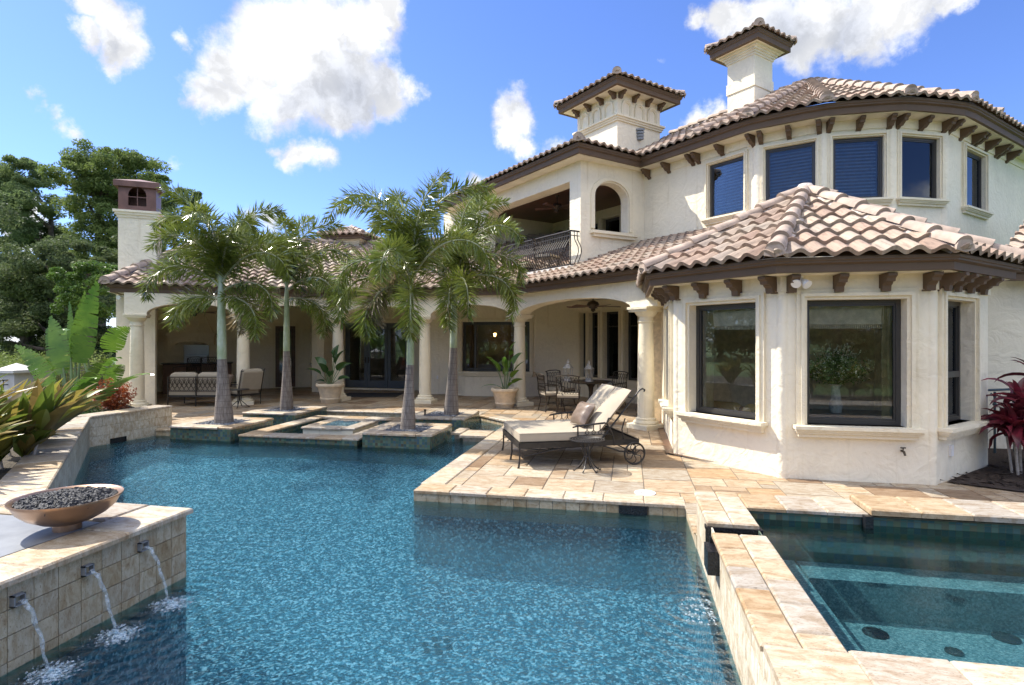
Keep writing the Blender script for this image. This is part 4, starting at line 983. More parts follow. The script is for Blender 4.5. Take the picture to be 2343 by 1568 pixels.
# travertine pavers in a random ashlar pattern
def inside(x,y):
    if -2.26<=x<=7.0 and 6.88<=y<22: return not (1.6<x<4.9 and 9.3<y<12)
    if .64<=x<=7 and 5.6<=y<=6.9: return True
    if -20<=x<=6 and 13.65<=y<=22: return True
    if x<-8.85 and x>-14 and y>10.2 and y<=13.7: return (x+13.9)*1.4+(y-12.2)>-.7 or y>12.2
    if -2.6<x<=-2.2 and y>12.6: return True
    return False
g=.205; m=MB(); m.has=True; used=set(); X0,Y0=-2.26-87*g,6.88-6*g
NX,NY=int(27/g),int(16/g)
sizes=[(3,2),(2,2),(2,3),(2,1),(3,3),(1,2),(1,1)]; wts=[6,5,4,3,3,2,1]
def okc(i,j): return (i,j) not in used and inside(X0+(i+.5)*g,Y0+(j+.5)*g)
for j in range(NY):
    for i in range(NX):
        if not okc(i,j): continue
        cand=[(w_,s) for w_,s in zip(wts,sizes) if all(okc(i+a,j+b) for a in range(s[0]) for b in range(s[1]))]
        tot=sum(w_ for w_,_ in cand); r=rnd.random()*tot
        for w_,s in cand:
            r-=w_
            if r<=0: break
        for a in range(s[0]):
            for b in range(s[1]): used.add((i+a,j+b))
        x=X0+i*g; y=Y0+j*g; m.tone=rnd.random(); e=.0055; zt=.0+.0018*rnd.random()
        x1,y1=x+s[0]*g,y+s[1]*g
        m.add([(x+e,y+e,-.01),(x1-e,y+e,-.01),(x1-e,y1-e,-.01),(x+e,y1-e,-.01),(x+e+.003,y+e+.003,zt),(x1-e-.003,y+e+.003,zt),(x1-e-.003,y1-e-.003,zt),(x+e+.003,y1-e-.003,zt)],[(4,5,6,7),(0,1,5,4),(1,2,6,5),(2,3,7,6),(3,0,4,7)])
tag(m.build('patio_paving','paver'),kind='structure')
m=MB(); 
for a,b in (((-2.56,6.58),(.64,6.58)),((-2.56,12.4),(-2.56,6.58)),((-8.85,13.35),(-3.5,13.35)),((-3.5,13.35),(-2.56,12.4)),((-9.45,9.95),(-8.85,9.95)),((-8.85,9.95),(-8.85,11.6))):
    F=Fr(a,b); slabs(m,F,0 if a!=(-2.56,6.58) else .0,F.L-(.30 if a==(-2.56,12.4) else 0),.30,-.032,.010,.46)
tag(m.build('pool_coping','coping'),kind='structure')
# mulch bed on the right
m=MB(); bed=[(4.7,9.0),(4.0,8.25),(4.6,7.9),(6.2,7.9),(12,8.6),(12,10.9),(5.07,10.9),(5.07,9.37)]
m.sheet(bed,.02)
tag(m.build('mulch_bed','mulch'),kind='structure')
m=MB()
for _ in range(1500):
    x=rnd.uniform(3.9,9.5); y=rnd.uniform(7.9,10.8)
    if (x-4.1)*.75>(y-8.2) or True:
        if x+(-y)*.0<3.9 or (y-8.1)>(x-3.8)*.98: continue
        if y<8.0+.02*(x-4): continue
        a=rnd.random()*PI; l=.03+.05*rnd.random(); wv=.008+.01*rnd.random(); z=.03+.03*rnd.random()
        dx,dy=math.cos(a)*l,math.sin(a)*l; m.add([(x-dx,y-dy,z),(x-dy*.2,y+dx*.2,z+wv),(x+dx,y+dy,z+.01*rnd.random()),(x+dy*.3,y-dx*.3,z-.005)],[(0,1,2,3)])
tag(m.build('mulch_chips','mulch'),kind='stuff')
m=MB(); m.box(5.2,12,7.3,7.85,-.05,.012); tag(m.build('concrete_path','concrete'),kind='structure')
# --- spa
SX,SY0,SY1,SZ,SW_=1.0,2.9,5.2,.375,.29
spa=thing('spa',(.64,4,0),'raised travertine spa with still water beside the pool, right foreground','spa')
m=MB(); m.box(.652,.98,2.55,4.45,FL,SZ); m.box(.652,.98,4.69,5.62,FL,SZ); m.box(.652,.98,4.45,4.69,FL,.22); m.box(.98,6,5.22,5.62,-.3,SZ); m.box(.652,6,2.2,2.88,FL,SZ)
part(m,'core','grout_dark',spa)
m=MB(); F=Fr((.64,5.62),(.64,2.2))
clad(m,F,0,3.42,-.45,SZ,.30,.15,o=.0); F=Fr((.64,5.63),(.98,5.63)); 
part(m,'cladding','paleclad',spa)
m=MB(); z0,z1=SZ,SZ+.035
slabs(m,Fr((.64,5.64),(.64,4.69)),0,.95,.36,z0,z1,.33,rows=2); ms_=MB(); slabs(ms_,Fr((.64,4.45),(.64,2.86)),0,1.59,.36,z0,z1,.33,rows=2)
slabs(m,Fr((1.0,5.20),(1.95,5.20)),.0,.95,.42,z0-.0,z1-.0,.33,rows=1,o=.02); slabs(m,Fr((1.95,5.16),(6,5.16)),.0,4.05,.46,z0+.03,z1+.045,.36,rows=1,o=.02)
slabs(ms_,Fr((1.0,2.48),(6,2.48)),0.0,5.0,.42,z0,z1,.42,rows=1,o=.0); slabs(ms_,Fr((.62,2.06),(6,2.06)),0,5.3,.40,z0,z1,.42,rows=1,o=0)
ms_.tone=.3; ms_.box(.625,.998,2.49,2.857,z0,z1+.001); part(ms_,'coping','coping',spa)
part(m,'coping','coping',spa)
m=MB(); m.fbox(Fr((1.0,5.215),(6,5.215)),0,5,-.2,SZ-.005,0,.01); m.fbox(Fr((.985,2.9),(.985,5.2)),0,2.3,-.2,SZ-.005,0,.01); part(m,'tile_band','mosaic',spa)
m=MB(); m.box(.99,6,2.9,5.2,-.45,-.33); m.box(.99,1.38,2.9,5.2,-.35,-.03); m.box(1.40,6,4.85,5.2,-.35,-.03); m.box(.992,6,2.88,2.9,-.25,.36); part(m,'basin','pebble2',spa)
m=MB(); m.add([(.99,2.89,.305),(6,2.89,.305),(6,5.21,.305),(.99,5.21,.305)],[(0,1,2,3)]); part(m,'water','spawater',spa)
m=MB(); m.box(.60,1.02,4.68,4.70,.20,SZ-.002); m.box(.60,1.02,4.44,4.46,.20,SZ-.002); m.box(.60,1.02,4.46,4.68,.20,.235); m.box(.56,.64,4.26,4.46,.16,.33); m.box(.60,1.02,4.672,4.76,SZ-.03,SZ-.001)
part(m,'spillway','black',spa)
m=MB(); m.box(1.90,1.96,5.12,5.20,.26,.40); part(m,'notch_stone','black',spa)
for i,(u,v) in enumerate(((2003,1373),(2303,1383),(2183,1411))):
    x,y=P(u,v,-.08 if i<2 else -.08); t=MB(); r=.085 if i<2 else .055
    t.lathe([(r,0),(r,.010),(r*.75,.018),(r*.2,.022),(0,.022)],(0,0,0),20,cap=False)
    for k in range(8):
        a=2*PI*k/8; t.tube([(r*.3*math.cos(a),r*.3*math.sin(a),.022),(r*.9*math.cos(a),r*.9*math.sin(a),.016)],.003,4)
    o=t.build('drain_cover','black',smooth=40); o.location=(x,y,-.33); 
    tag(o,('black round drain cover near the spa bench, left of three','black round drain cover under the spa water, rightmost of three','small black drain cover under the spa water, nearest the front coping')[i],'drain cover',group='drain covers in the spa')
# --- low garden wall and raised planter block with scuppers
GZ=.395
gw=thing('garden_wall',(-7.6,6.4,0),'low travertine clad garden wall bending along the left side of the pool','wall')
m=MB(); A_,B_,C_=(-5.0,3.98),(-9.6,8.6),(-9.45,10.35)
m.prism([A_,B_,C_,(-9.85,10.35),(-10.0,8.42),(-5.3,3.7)],FL,GZ); part(m,'core','grout_dark',gw)
m=MB(); F=Fr(A_,B_); clad(m,F,0,F.L,-.4,GZ,.36,.17); F=Fr(B_,C_); clad(m,F,0,F.L,-.4,GZ,.36,.17); F=Fr((-9.83,10.36),(-9.47,10.36)); part(m,'cladding','paleclad',gw)
m=MB(); F=Fr(A_,B_); slabs(m,F,0.1,F.L-.02,.42,GZ,GZ+.04,.5); F=Fr(B_,C_); slabs(m,F,.02,F.L,.42,GZ,GZ+.04,.5); part(m,'coping','coping',gw)
m=MB(); m.sheet([(-9.8,10.2),(-10.0,8.3),(-5.4,3.75),(-7,3.7),(-9,2),(-14,2),(-15.5,8.5),(-14.5,12),(-12.9,12.1),(-12.3,11.9)],.27); tag(m.build('planting_bed','soil'),kind='structure')
rb_=thing('raised_fire_bowl_wall',(-3.6,3,0),'raised travertine wall with three water scuppers, left foreground','wall')
m=MB(); m.prism([(-3.62,-1),(-3.62,4.08),(-5.05,4.08),(-5.25,3.7),(-7,3.7),(-7,-1)],FL,GZ); part(m,'core','grout_dark',rb_)
m=MB(); clad(m,Fr((-3.6,1.0),(-3.6,4.1)),0,3.1,-.30,GZ,.155,.155,o=.0,stag=False); clad(m,Fr((-3.6,4.1),(-5.0,4.1)),0,1.4,-.3,GZ,.155,.155,o=0,stag=False); part(m,'cladding','clad',rb_)
m=MB(); F=Fr((-3.6,-.9),(-3.6,4.10)); slabs(m,F,0,5.03,.38,GZ,GZ+.04,.62,o=.045); F=Fr((-4.0,4.10),(-5.2,4.10)); slabs(m,F,0,1.2,.38,GZ,GZ+.04,.62,o=.045)
part(m,'coping','coping',rb_)
m=MB(); m.prism([(-4.0,-.9),(-4.0,3.68),(-5.2,3.68),(-7,3.7),(-7,-.9)],GZ,GZ+.034); part(m,'slab_top','slate',rb_)
for i,y in enumerate((2.75,3.20,3.65)):
    m=MB(); t=.007; w_,h=.034,.034; 
    for a,b,c,d in ((-w_,w_,-h,-h+t),(-w_,-w_+t,-h,h),(w_-t,w_,-h,h),(-w_,w_,h-t,h)): m.box(-.06,.022,a,b,c,d)
    m.box(-.06,-.05,-w_,w_,-h,h)
    o=m.build('water_scupper','slate'); o.location=(-3.585,y,.285); tag(o,('grey square scupper in the travertine wall, nearest the viewer','grey square scupper in the travertine wall, middle of three','grey square scupper in the travertine wall, nearest the corner')[i],'scupper',group='scuppers in the raised wall')
    m=MB(); n=12; vs=[]
    for k in range(n+1):
        t_=k/n; x=.03+.20*t_+.0; z=-.0-.40*t_*t_-.02*t_; wv=.019*(1-.5*t_)+.004*math.sin(k*2.3+i)
        yy=.006*math.sin(k*1.7+i*2)
        for a in range(8):
            th=2*PI*a/8; vs.append((x+.007*math.cos(th),yy+wv*math.sin(th),z+.006*math.cos(th)))
    m.add(vs,[(k*8+a,k*8+(a+1)%8,(k+1)*8+(a+1)%8,(k+1)*8+a) for k in range(n) for a in range(8)])
    o=m.build('water_stream','fall',smooth=True); o.location=(-3.585,y,.285); tag(o,('thin stream of water falling from the nearest scupper','thin stream of water falling from the middle scupper','thin stream of water falling from the scupper by the corner')[i],'water stream',group='streams from the scuppers')
    m=MB()
    for k in range(90):
        a=rnd.random()*2*PI; r=.16*rnd.random()**.7; m.lathe([(.0,-.006),(.007+.006*rnd.random(),0),(0,.008)],(r*math.cos(a),r*math.sin(a)*.8,.004+.02*rnd.random()*(1-r/.16)),5,cap=False)
    o=m.build('foam','fall',smooth=True); o.location=(-3.34,y,WL); tag(o,kind='stuff')
    m=MB(); m.lathe([(.30,.003),(0,.004)],(0,0,0),24,cap=False); o=m.build('foam_patch','foam'); o.location=(-3.33,y,WL); tag(o,kind='stuff')
m=MB()
for k in range(120):
    x,y=.60-.22*rnd.random()**1.5,4.10+.42*rnd.random(); m.lathe([(.0,-.006),(.005+.006*rnd.random(),0),(0,.008)],(x,y,WL+.004+.03*rnd.random()**2),5,cap=False)
tag(m.build('foam','fall',smooth=True),kind='stuff')
# skimmer mouths
for i,(F,s,lb) in enumerate(((Fr((-2.56,6.57),(.64,6.57)),2.62,'dark skimmer opening under the patio coping beside the spa'),(Fr((-9.6,8.6),(-9.45,10.0)),.55,'dark skimmer opening in the low garden wall at the waterline'))):
    m=MB(); m.fbox(F,s-.16,s-.14,-.13,-.045,0,.02); m.fbox(F,s+.14,s+.16,-.13,-.045,0,.02); m.fbox(F,s-.16,s+.16,-.05,-.035,0,.02); m.fbox(F,s-.14,s+.14,-.16,-.05,.006,.012)
    tag(m.build('skimmer','black'),lb,'skimmer')
x,y=P(1476,1129,0); m=MB(); m.lathe([(.125,-.002),(.125,.006),(.115,.009),(0,.009)],(0,0,0),32,cap=False)
o=m.build('access_cover','white'); o.location=(x,y,.004); tag(o,'round white access cover set in the travertine patio','cover')
for a in (0,.04,-.045): m=MB(); m.lathe([(.012,0),(.012,.003),(0,.003)],(a,a*.5-.01,.009),8,cap=False); m.build('finger_hole','black',o,world=False)
# pool floor drain
m=MB()
for k in range(7): a=2*PI*k/6; r=0 if k==6 else .12; m.lathe([(.035,0),(.03,.02),(0,.025)],(r*math.cos(a),r*math.sin(a),0),8,cap=False)
x,y=P(1000,1480,FL); o=m.build('floor_drain','black'); o.location=(x,y,FL); tag(o,'dark floor drain under the pool water in front','drain')
# --- planters, palms pads, sunken fire pit
def planter(x0,x1,y0,y1,lab,z=.135):
    t=thing('planter',((x0+x1)/2,(y0+y1)/2,0),lab,'planter',group='square tiled palm planters in the pool')
    m=MB()
    F_=[Fr((x0,y0),(x1,y0)),Fr((x1,y0),(x1,y1)),Fr((x1,y1),(x0,y1)),Fr((x0,y1),(x0,y0))]
    for F in F_: m.fbox(F,0,F.L-.03,FL,z-.04,-.03,0)
    part(m,'tiled_side','mosaic',t)
    m=MB(); e=.27
    for F in F_: slabs(m,F,0,F.L-e,e,z-.04,z,.5,o=.035)
    part(m,'coping','coping',t)
    m=MB(); m.box(x0+.05,x1-.05,y0+.05,y1-.05,z-.2,z-.035); part(m,'soil','soil',t)
    m=MB()
    for _ in range(520):
        x=rnd.uniform(x0+e,x1-e); y=rnd.uniform(y0+e,y1-e); m.rock((x,y,z-.025+.012*rnd.random()),.020+.014*rnd.random())
    g_=part(m,'pebbles','riverstone',t,recalc=False); g_['kind']='stuff'
    return t
PL=[planter(-8.85,-7.5,9.66,11.0,'square mosaic tiled planter at the front left of the pool island'),planter(-4.76,-3.46,9.66,10.96,'square mosaic tiled planter at the front right, nearest the lounger'),
    planter(-8.8,-7.45,11.75,13.15,'square mosaic tiled planter at the back left below the potted arcade'),planter(-4.76,-3.46,11.75,13.1,'square mosaic tiled planter at the back right by the patio edge')]
fr_=thing('fire_pit_surround',(-6.1,11,0),'sunken square of tiled walls with travertine coping between the palm planters','pool wall')
xo0,xo1,yo0,yo1,wd=-7.36,-4.9,9.72,12.55,.30; cx_=[(xo0,yo0),(xo1,yo0),(xo1,yo1),(xo0,yo1)]
m=MB(); m.prism(cx_,FL,-.035,[[(xo0+wd,yo0+wd),(xo1-wd,yo0+wd),(xo1-wd,yo1-wd),(xo0+wd,yo1-wd)]]); part(m,'tiled_wall','mosaic',fr_)
m=MB()
for i in range(4): F=Fr(cx_[i],cx_[(i+1)%4]); slabs(m,F,0,F.L-wd,wd+.03,-.034,.0,.5,o=.03)
part(m,'coping','coping',fr_)
fp=thing('fire_pit',(-5.93,11.1,0),'cream square fire pit filled with blue fire glass','fire pit')
m=MB(); m.box(-6.48,-5.38,10.50,11.68,FL,.02); part(m,'box','trim',fp)
m=MB(); 
q4=[(-6.50,10.48),(-5.36,10.48),(-5.36,11.70),(-6.50,11.70)]
for i in range(4): F=Fr(q4[i],q4[(i+1)%4]); slabs(m,F,0,F.L-.26,.26,.02,.06,.6,o=.03)
part(m,'coping','coping',fp)
m=MB()
for _ in range(500): m.rock((rnd.uniform(-6.22,-5.64),rnd.uniform(10.76,11.42),.04+.01*rnd.random()),.018+.012*rnd.random())
g_=part(m,'glass_chips','fireglass',fp); g_['kind']='stuff'
m=MB(); m.box(-6.3,-5.6,10.7,11.5,.0,.03); part(m,'burner_tray','soil',fp)
for i,(x0,x1,y0,y1) in enumerate(((-3.17,-2.62,10.5,11.15),(-3.42,-3.2,10.75,11.35))):
    m=MB(); m.has=True; m.tone=.4+.2*i; m.bbox(x0,x1,y0,y1,-.05,.002,.01); m.box(x0+.06,x1-.06,y0+.06,y1-.06,FL,-.05)
    tag(m.build('stepping_stone','coping'),('travertine stepping stone over the water next to the patio','narrow travertine stepping stone touching the front right planter')[i],'stepping stone')
m=MB(); m.lathe([(.02,0),(.02,.10),(.028,.10),(.028,.13)],(0,0,0),8)
for px in ((-4.05+.55,12.0,.10),): o=m.build('water_nozzle','iron'); o.location=(-4.45,12.1,.135); tag(o,'small dark nozzle on the back right planter coping','nozzle')
# ================================================================ PLANTS
def blade(m,base,az,el,L_,W,droop=1.2,fold=.25,seg=6,roll=0,shape=.45,tip=.04):
    # strap or paddle leaf that arches over
    az=float(az); p=Vector(base); vs=[]; e=el; r=rnd.random
    side=Vector((-math.sin(az),math.cos(az),0))
    for k in range(seg+1):
        t=k/seg; w_=W*(math.sin(PI*min(1,(t**shape)*.97+.03))**.8+tip*(1-t)) if t<1 else W*.03
        d=Vector((math.cos(az)*math.cos(e),math.sin(az)*math.cos(e),math.sin(e))); up=d.cross(side)*-1
        if up.z<0 and abs(e)<1.2: up=-up
        s2=(side*math.cos(roll)+up*math.sin(roll))
        vs+= [tuple(p-s2*w_*.5+up*w_*fold),tuple(p),tuple(p+s2*w_*.5+up*w_*fold)]
        p=p+d*(L_/seg); e-=droop/seg*(.4+1.2*t)
    m.add(vs,[f for k in range(seg) for f in ((3*k,3*k+1,3*k+4,3*k+3),(3*k+1,3*k+2,3*k+5,3*k+4))])
    return p
def frond(root,base,az,el,L_,droop,lm='frond',nl=430,ll=.44,lw=.024,bare=.08):
    m=MB(); n=16; pts=[];dirs=[]; p=Vector(base); e=el; a=az
    for k in range(n+1):
        pts.append(p.copy()); d=Vector((math.cos(a)*math.cos(e),math.sin(a)*math.cos(e),math.sin(e))); dirs.append(d)
        p=p+d*(L_/n); t=k/n; e-=droop/n*(.35+1.5*t); a+=.012*(rnd.random()-.5)
    m.m=1; m.tube(pts,[.022*(1-.8*k/n)+.003 for k in range(n+1)],5); m.m=0
    for i in range(nl):
        t=bare+(1-bare)*((i+rnd.random())/nl); x=t*n; k=min(n-1,int(x)); f=x-k
        b=pts[k].lerp(pts[k+1],f); d=dirs[k]
        s=d.cross(Vector((0,0,1))); 
        if s.length<.05: s=Vector((math.sin(az),-math.cos(az),0))
        s.normalize(); u=s.cross(d).normalized()
        th=rnd.random()*2*PI
        rad=(s*math.cos(th)*1.15+u*math.sin(th)*.8).normalized()
        fw=.28+.5*t*t+.25*rnd.random(); dv=(rad+d*fw).normalized()
        l=ll*(math.sin(PI*(.18+.74*t))**.7)*(.75+.4*rnd.random()); wv=lw*(.8+.5*rnd.random())
        q=dv.cross(d if abs(dv.dot(d))<.95 else Vector((0,0,1))).normalized(); q=(q*math.cos(rnd.random()*1.6)+dv.cross(q)*math.sin(rnd.random()*1.6))
        g=Vector((0,0,-1)); m1=b+dv*l*.5+g*l*.02; m2=b+dv*l+g*l*.10
        m.add([tuple(b),tuple(m1-q*wv*.5),tuple(m1+q*wv*.5),tuple(m2)],[(0,1,2),(1,3,2)])
    return m.build('frond',[lm,'petiole'],root,world=False)
def palm(x,y,lab,h1,h2,lean,fr,r0=.185,crown=(0,0)):
    t=thing('palm_tree',(x,y,.095),lab,'palm tree',group='foxtail palms in the square planters')
    m=MB(); top=Vector((lean[0],lean[1],h1)); P_=[];rs=[]
    prof=[(0,1.0),(.05,1.0),(.2,.93),(.4,.78),(.6,.64),(.8,.55),(1,.50)]
    for a,b in prof: P_.append((lean[0]*a,lean[1]*a,h1*a)); rs.append(r0*b)
    m.tube(P_,rs,20); m.build('trunk','trunk',t,world=False,smooth=True)
    m=MB(); b=Vector(P_[-1]); c=Vector((lean[0]*1.5,lean[1]*1.5,h2+.16)); m.tube([b-Vector((0,0,.02)),b+(c-b)*.12,b+(c-b)*.5,b+(c-b)*.85,c,c+Vector((0,0,.55))],[r0*.49,r0*.50,r0*.44,r0*.36,r0*.26,.02],16)
    m.build('crownshaft','shaft',t,world=False,smooth=True)
    for (az,el,L_,dr,zo) in fr:
        frond(t,(c.x,c.y,c.z-zo),R(az),R(min(86,el*1.08+3)),L_*1.13,dr*1.0,'deadfrond' if el==11 else 'frond')
    return t
# azimuth: 0 = right, 90 = away, 180 = left, 270 = towards the viewer (pool frame)
palm(-8.17,10.33,'foxtail palm in the front left planter, left of the pool island',1.33,2.75,(-.05,0),
 [(185,76,2.2,2.3,0),(170,55,2.0,2.6,.05),(195,38,1.8,2.6,.1),(180,12,1.35,2.1,.35),(240,70,1.7,2.6,.05),(285,80,1.9,2.2,0),(330,72,1.9,2.3,0),(5,52,1.8,2.7,.05),(0,25,1.5,2.7,.2),(50,60,1.9,2.3,0),(100,70,2.0,2.1,0),(130,50,1.9,2.5,.05),(20,80,1.9,1.8,-.1),(225,84,1.9,1.3,-.1),(350,0,1.3,2.2,.3)])
palm(-8.15,12.5,'foxtail palm in the back left planter, behind the fire pit',1.45,2.85,(.0,0),
 [(195,60,1.9,2.5,0),(0,55,2.1,2.4,0),(350,30,1.8,2.7,.1),(20,78,2.0,1.9,-.1),(265,78,1.7,2.4,0),(200,11,1.5,2.5,.35),(90,60,1.8,2.3,0),(50,30,1.8,2.5,.1),(355,5,1.5,2.4,.3),(85,85,1.9,1.2,-.1),(300,80,1.8,1.9,-.1),(140,70,1.9,2.0,-.1)],r0=.155)
palm(-4.13,10.28,'tallest foxtail palm in the front right planter, closest to the lounger',1.25,2.72,(.03,.05),
 [(176,88,2.65,2.65,-.15),(182,20,1.9,2.6,.1),(195,40,1.75,2.8,.05),(245,11,1.3,2.6,.2),(238,-5,1.5,2.2,.1),(290,-5,1.45,2.3,.1),(350,50,2.0,2.6,0),(5,75,2.3,1.8,-.1),(60,55,2.2,2.2,0),(95,70,2.3,2.0,0),(150,76,1.9,2.2,0),(130,82,2.2,1.6,-.1),(215,78,1.9,2.2,-.1),(270,45,1.7,2.7,.05),(320,80,2.0,1.5,-.1)],r0=.145)
palm(-3.95,12.45,'foxtail palm in the back right planter, beside the patio',1.55,2.95,(.07,-.05),
 [(5,78,2.0,2.4,0),(0,45,1.9,2.7,.05),(350,18,1.9,2.6,.1),(335,60,2.2,2.3,0),(30,30,1.7,2.6,.1),(280,0,1.6,2.4,.15),(240,40,1.9,2.6,.05),(90,60,2.2,2.2,0),(180,60,2.2,2.2,0),(60,80,2.3,1.5,-.1),(310,75,2.2,1.8,-.05),(15,85,2.0,1.5,-.1),(300,15,1.7,2.5,.15),(200,30,2.0,2.5,.1)],r0=.17)
# pots with bird of paradise plants
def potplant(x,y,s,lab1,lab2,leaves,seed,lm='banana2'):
    rnd.seed(seed)
    t=thing('plant_pot',(x,y,0),lab1,'pot',group='cast pots before the arcade'); m=MB()
    m.lathe([(.235*s,0),(.25*s,.02),(.268*s,.10*s),(.285*s,.115*s),(.285*s,.145*s),(.275*s,.155*s),(.335*s,.44*s),(.345*s,.455*s),(.39*s,.47*s),(.405*s,.50*s),(.40*s,.545*s),(.38*s,.565*s),(.345*s,.56*s),(.33*s,.50*s),(0,.49*s)],(0,0,0),40,cap=False)
    m.build('bowl','pot',t,world=False,smooth=45)
    m=MB(); m.lathe([(.325*s,.505*s),(0,.515*s)],(0,0,0),24,cap=False); m.build('soil','soil',t,world=False)
    p=thing('potted_plant',(x,y,.50*s),lab2,'plant',group='bird of paradise plants in pots')
    for (az,hh,ll,ww,tilt) in leaves:
        m=MB(); a=R(az); r=.06*rnd.random(); b=Vector((r*math.cos(a),r*math.sin(a),0)); d=Vector((math.cos(a)*math.sin(R(tilt)),math.sin(a)*math.sin(R(tilt)),math.cos(R(tilt))))
        e=b+d*hh; m.m=1; m.tube([b,b+d*hh*.5+Vector((0,0,.02)),e],[.013,.010,.008],5); m.m=0
        blade(m,e,a,R(90-tilt*1.25-6),ll,ww,.55+.4*rnd.random(),.22,8,roll=rnd.uniform(-.9,.9),shape=.62)
        m.build('leaf',[lm,'stem'],p,world=False,smooth=True)
    return p
lv1=[(20,.62,.52,.22,12),(160,.55,.50,.23,26),(350,.50,.48,.20,30),(200,.40,.46,.24,38),(80,.75,.5,.2,8),(130,.30,.40,.18,40),(40,.45,.46,.2,30),(300,.35,.40,.18,36),(260,.4,.42,.18,24),(10,.25,.36,.16,50),(180,.18,.3,.13,55),(330,.8,.46,.18,10)]
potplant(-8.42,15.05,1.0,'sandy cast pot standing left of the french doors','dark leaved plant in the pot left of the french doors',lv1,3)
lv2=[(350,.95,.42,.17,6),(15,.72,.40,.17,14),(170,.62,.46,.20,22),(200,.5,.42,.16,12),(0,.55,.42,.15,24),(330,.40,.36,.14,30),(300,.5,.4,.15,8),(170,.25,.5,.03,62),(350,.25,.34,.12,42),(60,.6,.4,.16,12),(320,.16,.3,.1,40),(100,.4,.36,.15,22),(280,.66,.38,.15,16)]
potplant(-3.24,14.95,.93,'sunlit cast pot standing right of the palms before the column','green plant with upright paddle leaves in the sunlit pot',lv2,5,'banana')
m=MB(); m.lathe([(0,-.05),(.045,-.03),(.05,.01),(.02,.045),(0,.05)],(0,0,0),10,cap=False)
rnd.seed(11)
# low leafy things on the left
def clump_leaf(m,c,r,size,n,flat=.7,sq=.8,hollow=.55):
    for _ in range(n):
        while True:
            v=Vector((rnd.uniform(-1,1),rnd.uniform(-1,1),rnd.uniform(-1,1)))
            if hollow<v.length<1: break
        v.z*=sq; p=Vector(c)+v*r; a=Vector((rnd.gauss(0,1),rnd.gauss(0,1),rnd.gauss(0,1)*flat)).normalized(); b=a.cross(Vector((rnd.gauss(0,1),rnd.gauss(0,1),rnd.gauss(0,1)))).normalized()
        s=size*(.6+.8*rnd.random()); m.add([tuple(p-a*s),tuple(p-b*s*.35),tuple(p+a*s),tuple(p+b*s*.35)],[(0,1,2,3)])
def bush(name,x,y,z,rx,h,lab,cat,mat,n,size,seed,group=None,sq=.8):
    rnd.seed(seed); t=thing(name,(x,y,z),lab,cat,group=group); m=MB()
    for k in range(9):
        a=rnd.random()*6.28; r=rx*.5*rnd.random()**.5; clump_leaf(m,(r*math.cos(a),r*math.sin(a),h*(.35+.35*rnd.random())),rx*.55,size,n//9,sq=min(1.2,h/rx*.6))
    m.build('foliage',mat,t,world=False)
    m=MB()
    for k in range(6): a=rnd.random()*6.28; m.tube([(0,0,-.05),(rx*.25*math.cos(a),rx*.25*math.sin(a),h*.35),(rx*.5*math.cos(a),rx*.5*math.sin(a),h*.7)],[.015,.012,.005],5)
    m.build('stems','bark',t,world=False)
    return t
bx_,by_=P(243,985,.38)
bush('shrub',-11.35,10.75,.1,.48,.9,'coppery red leaved shrub beside the arcade corner column','shrub','redbush',2600,.035,21)
bush('shrub',-11.0,9.7,.1,.55,.55,'low dark green ground shrub behind the bend of the garden wall','shrub','bright',1500,.03,22)
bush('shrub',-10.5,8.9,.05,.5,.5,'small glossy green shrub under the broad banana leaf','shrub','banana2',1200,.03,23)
bush('shrub',-12.2,10.9,.0,.6,.5,'grey green shrub at the foot of the arcade corner column','shrub','vine',1500,.03,24)
def straps(x,y,z,lab,n,seed,L_=.9,W=.10,az0=0,spread=360,mat='croton',canes=4,name='cordyline',h=.35,cat='plant',group=None,elr=(15,85),trunkm='cane',dro=1.3):
    rnd.seed(seed); t=thing(name,(x,y,z),lab,cat,group=group)
    for c in range(canes):
        a=rnd.random()*6.28; r=.22*rnd.random()+.03; hh=h*(.6+.9*rnd.random()); b=(r*math.cos(a),r*math.sin(a),0); e=(b[0]*1.5,b[1]*1.5,hh)
        m=MB(); m.tube([b,e],.016,6); m.build('cane',trunkm,t,world=False)
        m=MB(); m.has=True
        for k in range(n//canes):
            m.tone=rnd.random()
            az=R(az0+rnd.uniform(-spread/2,spread/2)); el=R(rnd.uniform(*elr)); zz=hh-.25*h*rnd.random()
            blade(m,(e[0],e[1],zz),az,el,L_*(.7+.5*rnd.random()),W*(.75+.5*rnd.random()),dro+.6*rnd.random(),.22,6,roll=rnd.uniform(-.5,.5),shape=.55)
        m.build('leaf_crown',mat,t,world=False,smooth=True)
    return t
gp='bronze strap leaved plants behind the garden wall'
straps(-6.75,4.45,.2,'bronze and olive strap leaved plant nearest the copper bowl',66,31,.78,.19,15,110,h=.3,group=gp,elr=(42,80),dro=.35)
straps(-7.3,5.55,.2,'bronze and olive strap leaved plant leaning over the wall coping',74,32,.8,.19,15,110,h=.3,group=gp,elr=(42,80),dro=.35)
straps(-8.0,6.25,.2,'bronze and olive strap leaved plant in the middle of the bed',66,33,.78,.19,15,120,h=.3,group=gp,elr=(42,80),dro=.35)
straps(-8.85,7.0,.2,'olive strap leaved plant farthest along the bed',56,34,.75,.18,15,130,h=.3,group=gp,elr=(42,80),dro=.35)
straps(-7.5,4.9,.2,'tall bronze strap leaved plant at the left edge of the photo',66,35,1.0,.20,20,110,h=.35,group=gp,elr=(42,80),dro=.35)
gr_='burgundy leaved plants by the right wall'
straps(5.3,8.98,.02,'burgundy leaved cordyline on pale canes at the right edge',110,41,.5,.115,0,360,mat='redleaf',canes=7,h=.72,group=gr_,elr=(-20,80))
